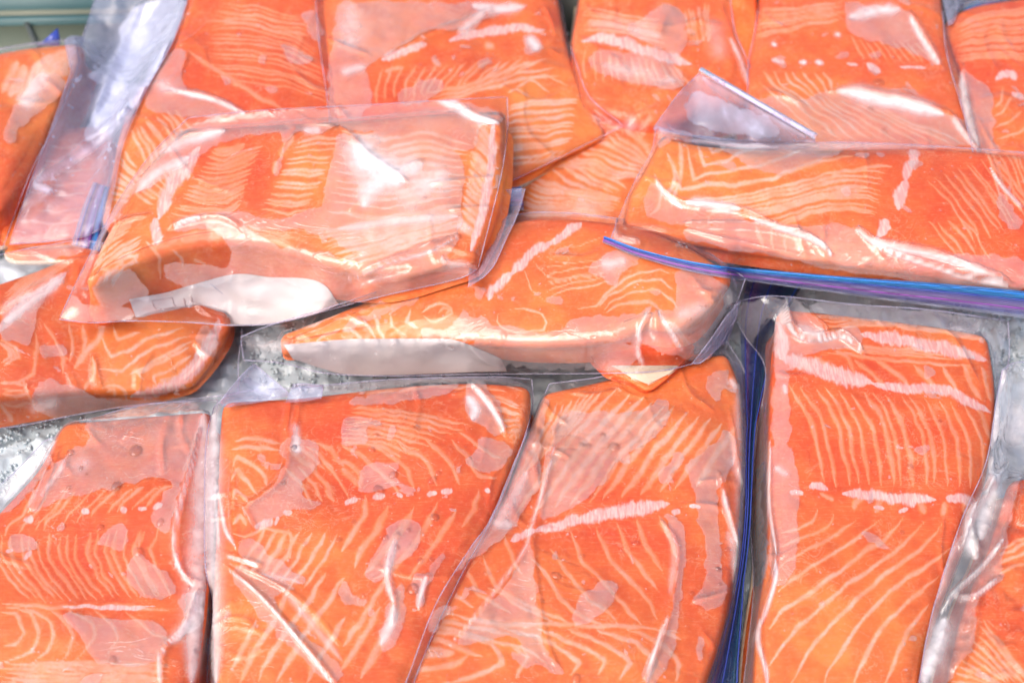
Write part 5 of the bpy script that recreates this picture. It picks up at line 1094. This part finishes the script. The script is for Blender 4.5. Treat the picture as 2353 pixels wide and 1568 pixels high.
# tail of this bag folded away on the right, with its zip
zip_seal(b, [(1085, 470), (1140, 462), (1200, 455)], [50, 52, 54], [.040, .040, .036], tubes=(('blue', .2), ('purple', .6), ('navy', .8)))
film_patch(b, [(1090, 445), (1206, 434)], [(1075, 660), (1108, 640)], L=[(1080, 560)], R=[(1190, 490), (1158, 560), (1135, 610)], zT=.054, zB=.058, zL=.056, zR=.056, cell=.0013, seed=76, rand=6, material=M_LOOSE, name='sleeve', rumple=.001, seam='TR', iters=60,
           ridges=[('D', 7, .002, [(1170, 470), (1140, 560), (1100, 630)])])
make_fillet(b, [(432, 300), (620, 288), (850, 275), (1010, 262), (1150, 262)], [(205, 640), (330, 580), (470, 545), (620, 548), (760, 590), (900, 612), (1085, 580)], L=[(340, 400), (262, 520)], R=[(1145, 400), (1122, 500)],
            z=(.064, .070, .056, .064), H=(.028, .018, .040, .014), r=.006, cell=.00085, seed=74, hue0=.35, slope=.32, skin=False,
            hues=[(520, 400, 90, .02), (600, 470, 60, -.1), (720, 400, 55, 1.0), (370, 450, 70, .7), (1090, 400, 60, 1.0), (900, 500, 120, 1.0), (500, 600, 80, .3), (300, 620, 80, .9), (900, 350, 90, .7), (560, 600, 80, .5)],
            bands=[('a', 17, [(1370, 1020), (1270, 1160), (1150, 1320), (1100, 1500)]), ('d', 12, [(1080, -20), (1070, 80), (1090, 170)]), ('D', 11, [(1134, 278), (1128, 400), (1106, 500), (1082, 580)])],
            lines=[('a', 4.5, [(2010, 930), (1960, 1030), (1940, 1080)]), ('a', 4, [(1910, 1110), (1890, 1190)]), ('d', 3.4, [(760, 310), (850, 240), (930, 250), (960, 310)]), ('d', 2.6, [(1000, 140), (1100, 250), (1100, 400)]), ('d', 2.4, [(1180, 200), (1240, 260), (1260, 320)]), ('d', 2.4, [(1330, 260), (1420, 310)]), ('e', 3, [(280, 210), (400, 190), (480, 150), (530, 110)])],
            fams=[('a', 2.6, 9, [(1440, 1080), (1540, 1100), (1660, 1060), (1800, 1000)], [(1180, 1460), (1330, 1500), (1500, 1510), (1640, 1450)]), ('a', 2.4, 4, [(1480, 1020), (1600, 1020), (1700, 980)], [(1440, 1080), (1560, 1100), (1680, 1050)]),
                  ('a', 2.4, 9, [(2040, 980), (2180, 950), (2352, 960)], [(1790, 1440), (2000, 1480), (2120, 1440)]), ('a', 2.2, 5, [(900, 1260), (960, 1350), (1060, 1400)], [(1130, 1150), (1180, 1200), (1190, 1260)]),
                  ('b', 4.6, 11, [(930, 840), (1000, 930), (1080, 1020)], [(800, 1540), (870, 1590), (940, 1640)]), ('e', 3.4, 7, [(-200, 60), (100, 40), (500, -40), (820, -120)], [(0, 330), (250, 240), (550, 130), (830, 60)]), ('b', 3, 8, [(0, 900), (300, 960), (600, 900), (900, 1000)], [(-100, 1450), (300, 1500), (600, 1440), (820, 1400)]),
                  ('d', 2.3, 6, [(640, 360), (700, 260), (850, 170), (980, 100)], [(780, 470), (860, 330), (960, 300)]), ('d', 2.2, 5, [(640, 150), (760, 60), (940, -20)], [(620, 330), (700, 220), (860, 120)])])
pl, PS = paper(b, [(296, 688), (380, 672), (440, 655), (540, 630), (620, 637), (700, 640), (745, 655), (775, 695)], [(312, 728), (380, 730), (450, 722), (490, 736), (560, 745), (640, 740), (720, 722), (778, 700)],
               [.040, .046, .050, .054, .055, .054, .050, .043], [.031, .031, .032, .031, .031, .032, .034, .040], seed=9)
k = PS[4:9, 9:34]           # faint embossed mark on the paper
for (i0, j0, i1, j1) in [(3, 9, 3, 17), (3, 9, 8, 10), (8, 10, 8, 17), (3, 17, 8, 18), (5, 22, 9, 22), (4, 25, 8, 26), (9, 20, 10, 30), (8, 28, 9, 33)]:
    n_ = 8; ii = np.linspace(i0, i1, n_); jj = np.linspace(j0, j1, n_)
    P_ = np.array([PS[int(a), int(c)] * (1 - (c % 1)) + PS[int(a), min(89, int(c) + 1)] * (c % 1) for a, c in zip(ii, jj)])
    for q_ in range(n_):
        a = ii[q_]; f_ = a % 1; P_[q_] = P_[q_] * (1 - f_) + PS[min(13, int(a) + 1), int(jj[q_])] * f_
    tube('emboss_mark', P_ + np.array([0, -.0002, .0003]), .0003, M_PRINT, pl, 4)
S = film_patch(b, [(432, 272), (560, 258), (690, 250), (850, 242), (1010, 232), (1165, 224)], [(136, 734), (210, 742), (300, 738), (430, 741), (530, 748), (640, 742), (780, 706), (900, 676), (1050, 642), (1098, 618)], L=[(340, 365), (262, 480), (190, 620)], R=[(1166, 300), (1152, 400), (1128, 500), (1105, 590)],
           zT=.056, zB=.036, zL=.044, zR=.048, cell=.0011, seed=75, rand=16, seam='TBLR', wet=.16, rumple=.0003,
           patches=[('D', [(770, 300), (850, 308), (1000, 260), (1060, 275), (1100, 300), (1095, 340), (1060, 345), (1010, 350), (1065, 360), (1060, 460), (1058, 530), (1000, 570), (850, 590), (740, 540), (720, 540), (690, 530), (745, 480), (745, 440), (752, 400), (768, 350)]),
                    ('a', [(1100, 1000), (1400, 830), (2000, 760), (2352, 750), (2352, 870), (2240, 880), (2200, 940), (2100, 900), (1980, 950), (1920, 1190), (1880, 1200), (1960, 1000), (1970, 930), (1850, 910), (1600, 960), (1440, 1020), (1380, 1060), (1250, 1150), (900, 1350), (960, 1200)]), ('b', [(-10, 740), (600, 680), (900, 720), (1130, 800), (1100, 880), (960, 810), (940, 920), (850, 950), (300, 900), (-10, 900)]),
                    ('a', [(1160, 1568), (1200, 1510), (1400, 1480), (1650, 1450), (1740, 1450), (1770, 1500), (2000, 1510), (2200, 1400), (2352, 1568)]), ('d', [(1150, 70), (1250, 0), (1500, -40), (1700, 60), (2000, 200), (2352, 260), (2352, 600), (1900, 400), (1500, 440), (1300, 470), (1150, 420), (1100, 300), (1300, 290), (1600, 330), (1500, 60), (1250, 80)]), ('d', [(640, 480), (740, 360), (900, 330), (1000, 470), (1050, 560), (880, 540), (860, 600), (700, 590)]),
                    ('d', [(400, 660), (480, 500), (560, 560), (640, 600), (900, 600), (900, 690), (450, 700)]), ('e', [(-100, 350), (200, 200), (820, 60), (700, 240), (720, 300), (940, 290), (960, 420), (500, 480), (0, 590), (-100, 560)])],
           milk_glare=[('b', 38, .75, [(100, 1000), (200, 1130), (300, 1180), (420, 1200)]), ('b', 24, .55, [(150, 1420), (200, 1300), (400, 1180), (560, 1130)]), ('b', 30, .40, [(500, 1300), (700, 1200)]), ('b', 10, .7, [(640, 680), (800, 740), (900, 800), (1080, 850)]), ('a', 12, .45, [(1100, 1050), (1300, 970), (1550, 900)]), ('a', 12, .45, [(940, 1320), (1100, 1180), (1300, 1080)]), ('a', 9, .5, [(2100, 900), (2200, 900)]), ('b', 6, .7, [(650, 670), (760, 690), (850, 760)]),
                 ('e', 10, .35, [(-30, 60), (400, 0), (800, -30)]), ('d', 5, .7, [(1190, 60), (1260, 10), (1380, -20)]), ('e', 5, .5, [(690, 240), (720, 290), (900, 290)]), ('e', 12, .35, [(820, 30), (850, 60)]), ('e', 4, .35, [(30, 430), (300, 300), (600, 220), (800, 110)]), ('b', 40, .22, [(400, 1100), (500, 1450)])],
           ridges=[('e', 5, .0025, [(30, 440), (200, 330), (500, 220), (820, 100)]), ('e', 5, .0028, [(690, 240), (710, 300), (930, 290)]), ('e', 6, .0018, [(100, 480), (500, 380), (900, 370)]), ('d', 6, .0022, [(1150, 60), (1300, 0), (1500, -20), (1650, 40)]), ('b', 7, .0025, [(600, 680), (780, 720), (950, 820), (1130, 870)]), ('b', 5, .0025, [(1130, 650), (1160, 780), (1120, 900)]),
                   ('b', 9, .0014, [(0, 880), (200, 1080), (450, 1250)]), ('b', 9, .0012, [(50, 1450), (300, 1250), (560, 1100)]), ('a', 5, .0018, [(2040, 770), (2120, 840), (2300, 870)]), ('a', 7, .0014, [(1100, 1000), (1300, 920), (1550, 900)]), ('d', 5, .0018, [(470, 420), (560, 520), (640, 590)]), ('d', 6, .002, [(1350, 580), (1450, 660), (1600, 700)]), ('d', 6, .003, [(1610, 370), (1590, 450), (1650, 560)]), ('d', 5, .0015, [(1340, 450), (1330, 560)])])
droplets(b, S, 260, big=[(1022, 384, 7), (975, 452, 7), (862, 340, 5), (611, 617, 6), (516, 497, 5)], seed=15)
# right bag with the blue zip
b = bag('right hand fillet in a zip bag whose blue and purple seal sags below it')
make_fillet(b, [(1528, 318), (1640, 338), (1850, 346), (2100, 342), (2280, 352), (2460, 375)], [(1445, 512), (1560, 530), (1750, 560), (1950, 585), (2200, 615), (2460, 650)], L=[(1490, 390), (1462, 440)], z=(.060, .060, .056, .060), H=(.02, .02, .014, .015), r=.006, cell=.00085, seed=77, lw=.85, hue0=.35, slope=.10, skin=False,
            hues=[(1700, 450, 170, 1.0), (1530, 400, 90, 1.0), (2180, 420, 120, .12), (1700, 600, 100, .2), (2300, 600, 100, .1)],
            bands=[('c', 13, [(1560, 1010), (1600, 1090), (1550, 1180), (1530, 1250)]), ('c', 13, [(1530, 1250), (1500, 1330), (1490, 1440)]), ('f', 12, [(-100 + 1500, 10), (1360, 90)]), ('f', 5, [(1360, 90), (1330, 140)]), ('c', 9, [(1430, 1568), (1370, 1560)])],
            lines=[('c', 3.4, [(10, 950), (50, 1080), (70, 1240), (110, 1210), (350, 1175), (600, 1120), (900, 1000), (1050, 960)]), ('c', 3.4, [(95, 940), (140, 1140), (300, 1110), (430, 1040), (600, 1020)]), ('c', 3.4, [(170, 950), (210, 1050), (290, 1020)]), ('c', 4, [(-80, 1100), (-30, 1230), (0, 1340), (100, 1275), (400, 1270), (650, 1220), (900, 1120), (1180, 1070)]),
                   ('b', 4, [(2310, 950), (2340, 1080), (2330, 1250), (2260, 1440)]), ('b', 3.6, [(2250, 1040), (2290, 1140), (2290, 1270), (2220, 1400)]), ('b', 3, [(2150, 1200), (2210, 1300), (2180, 1430), (2120, 1480)]), ('c', 3, [(1000, 1240), (1120, 1170), (1300, 1150), (1450, 1140)]), ('c', 3, [(650, 1450), (900, 1370), (1150, 1290), (1300, 1300)])],
            fams=[('c', 3.4, 7, [(30, 1380), (400, 1350), (700, 1290), (950, 1210), (1200, 1170), (1400, 1200)], [(600, 1590), (830, 1500), (1050, 1440), (1250, 1470), (1330, 1500)]), ('c', 2.3, 7, [(1700, 1230), (1850, 1400), (1980, 1590), (2030, 1700)], [(2130, 1050), (2250, 1200), (2352, 1330), (2450, 1450)]), ('f', 2.3, 4, [(1680, 0), (1800, 120), (1880, 240)], [(1930, 0), (2050, 120), (2120, 270)]),
                  ('c', 2.2, 5, [(2080, 1030), (2150, 1200), (2190, 1450)], [(2340, 1050), (2400, 1150), (2500, 1300)]), ('f', 3, 3, [(520, 40), (530, 120), (560, 200)], [(700, 80), (690, 150), (700, 210)])])
S = film_patch(b, [(1507, 292), (1600, 316), (1760, 330), (1950, 328), (2200, 340), (2480, 362)], [(1400, 556), (1480, 580), (1600, 604), (1740, 628), (1950, 645), (2200, 664), (2480, 700)], L=[(1496, 350), (1462, 410), (1430, 480)], zT=.052, zB=.034, zL=.040, zR=.05, cell=.0011, seed=78, rand=14, seam='TBL', wet=.1, rumple=.00022,
           patches=[('b', [(2160, 920), (2230, 850), (2352, 880), (2560, 960), (2900, 980), (3100, 970), (2900, 1010), (2700, 1000), (2420, 970), (2330, 930), (2250, 960), (2190, 1050)]), ('c', [(210, 950), (500, 980), (1180, 1000), (1050, 1040), (900, 1130), (640, 1200), (560, 1190), (440, 1120), (300, 1040)]),
                    ('b', [(2130, 1240), (2150, 1230), (2260, 1350), (2352, 1370), (2560, 1390), (2600, 1440), (2750, 1450), (2760, 1500), (2950, 1568), (2550, 1568), (2100, 1480)]), ('c', [(1090, 1290), (1140, 1270), (1160, 1310), (1140, 1370), (1110, 1350)]), ('c', [(1190, 1060), (1250, 1050), (1290, 1070), (1240, 1085)]), ('c', [(1330, 1070), (1390, 1070), (1380, 1085)]), ('c', [(1580, 1110), (1640, 1110), (1640, 1160), (1590, 1170)]),
                    ('f', [(560, 40), (900, 40), (1180, 20), (1250, 120), (1400, 180), (1700, 230), (2352, 260), (2352, 500), (1900, 450), (1400, 380), (1000, 330), (600, 240), (0, 120), (0, 40)]), ('c', [(2080, 1020), (2160, 1250), (2180, 1500), (2230, 1568), (2352, 1568), (2300, 1450), (2200, 1350)])],
           milk_glare=[('c', 10, .7, [(20, 1400), (120, 1390), (280, 1420), (400, 1440)]), ('f', 6, .8, [(460, -20), (700, 60), (900, 130), (1000, 200), (1030, 250)]), ('f', 9, .65, [(1190, 50), (1300, 140), (1500, 190), (1750, 240), (2000, 330), (2200, 400)]), ('f', 4, .7, [(1350, 200), (1700, 310), (1950, 390), (2250, 450)]), ('c', 6, .6, [(0, 920), (150, 950), (400, 1000), (600, 1010)]), ('b', 8, .4, [(2200, 900), (2352, 920)]), ('c', 4, .6, [(2120, 1160), (2200, 1280), (2352, 1440)]), ('b', 5, .6, [(2150, 1230), (2230, 1330), (2352, 1440)]),
                 ('c', 9, .3, [(700, 990), (1150, 985), (1400, 990)]), ('e', 8, .3, [(1880, 60), (1900, 130), (2050, 150)])],
           ridges=[('b', 7, .003, [(2140, 1230), (2240, 1340), (2400, 1410), (2750, 1450), (3000, 1568)]), ('f', 7, .0035, [(0, 30), (500, 40), (850, 110), (1030, 250)]), ('f', 8, .004, [(1190, 50), (1350, 160), (1700, 220), (2000, 340), (2250, 420)]), ('f', 5, .003, [(1350, 200), (1800, 330), (2352, 470)]), ('c', 4, .0016, [(2100, 1050), (2200, 1300), (2352, 1450)]), ('e', 5, .003, [(1880, 40), (1930, 120), (2060, 150)]), ('e', 4, .002, [(1900, 60), (2100, 50), (2300, 90)]), ('f', 5, .002, [(0, 60), (400, 160), (900, 270), (1300, 330)])])
droplets(b, S, 200, big=[(1657, 546, 7), (2043, 591, 5), (2001, 616, 6), (2152, 645, 6), (2062, 625, 4)], seed=16)
zip_seal(b, [(1386, 550), (1480, 585), (1620, 618), (1800, 640), (2000, 662), (2200, 682), (2480, 714)], [14, 22, 30, 40, 52, 60, 66], [.042, .036, .032, .030, .028, .028, .028], tilt=-.006, nacross=20, rest=True, tubes=(('blue', .2), ('navy', .42), ('purple', .72)))
# loose triangular flap standing behind it, with a rolled edge
S = film_patch(b, [(1610, 166), (1730, 236), (1872, 318)], [(1500, 298), (1640, 320), (1870, 328)], L=[(1560, 215), (1512, 280)], R=[(1874, 323)], zT=.062, zB=.054, zL=.056, zR=.056, cell=.0013, seed=79, rand=7, material=M_LOOSE, name='flap', rumple=.001, seam='L', iters=60,
           patches=[('c', [(60, 600), (300, 700), (600, 850), (700, 950), (200, 900), (0, 780)])],
           milk_glare=[('c', 8, .5, [(130, 530), (350, 650), (600, 790), (850, 950)]), ('c', 14, .4, [(250, 760), (450, 850), (560, 920)])],
           ridges=[('c', 7, .003, [(110, 560), (400, 720), (800, 960)]), ('c', 8, .002, [(200, 740), (400, 800), (600, 900)])])
tube('rolled_edge', S[0][::2] + np.array([0, 0, .0012]), .0019, M_LOOSE, b, 10)

# ------------------------------------------------------------------ empties at the base of each thing
for o in [o for o in SC.objects if o.type == 'EMPTY' and o.parent is None]:
    lo, hi = np.full(3, 9.0), np.full(3, -9.0)
    for c in o.children:
        if c.type != 'MESH' or c.name.startswith('droplet'): continue
        n = len(c.data.vertices); a = np.empty(n * 3, np.float32); c.data.vertices.foreach_get('co', a); a = a.reshape(-1, 3)
        lo = np.minimum(lo, a.min(0)); hi = np.maximum(hi, a.max(0))
    p = Vector(((lo[0] + hi[0]) / 2, (lo[1] + hi[1]) / 2, lo[2]))
    o.location = p
    for c in o.children: c.location = Vector(c.location) - p
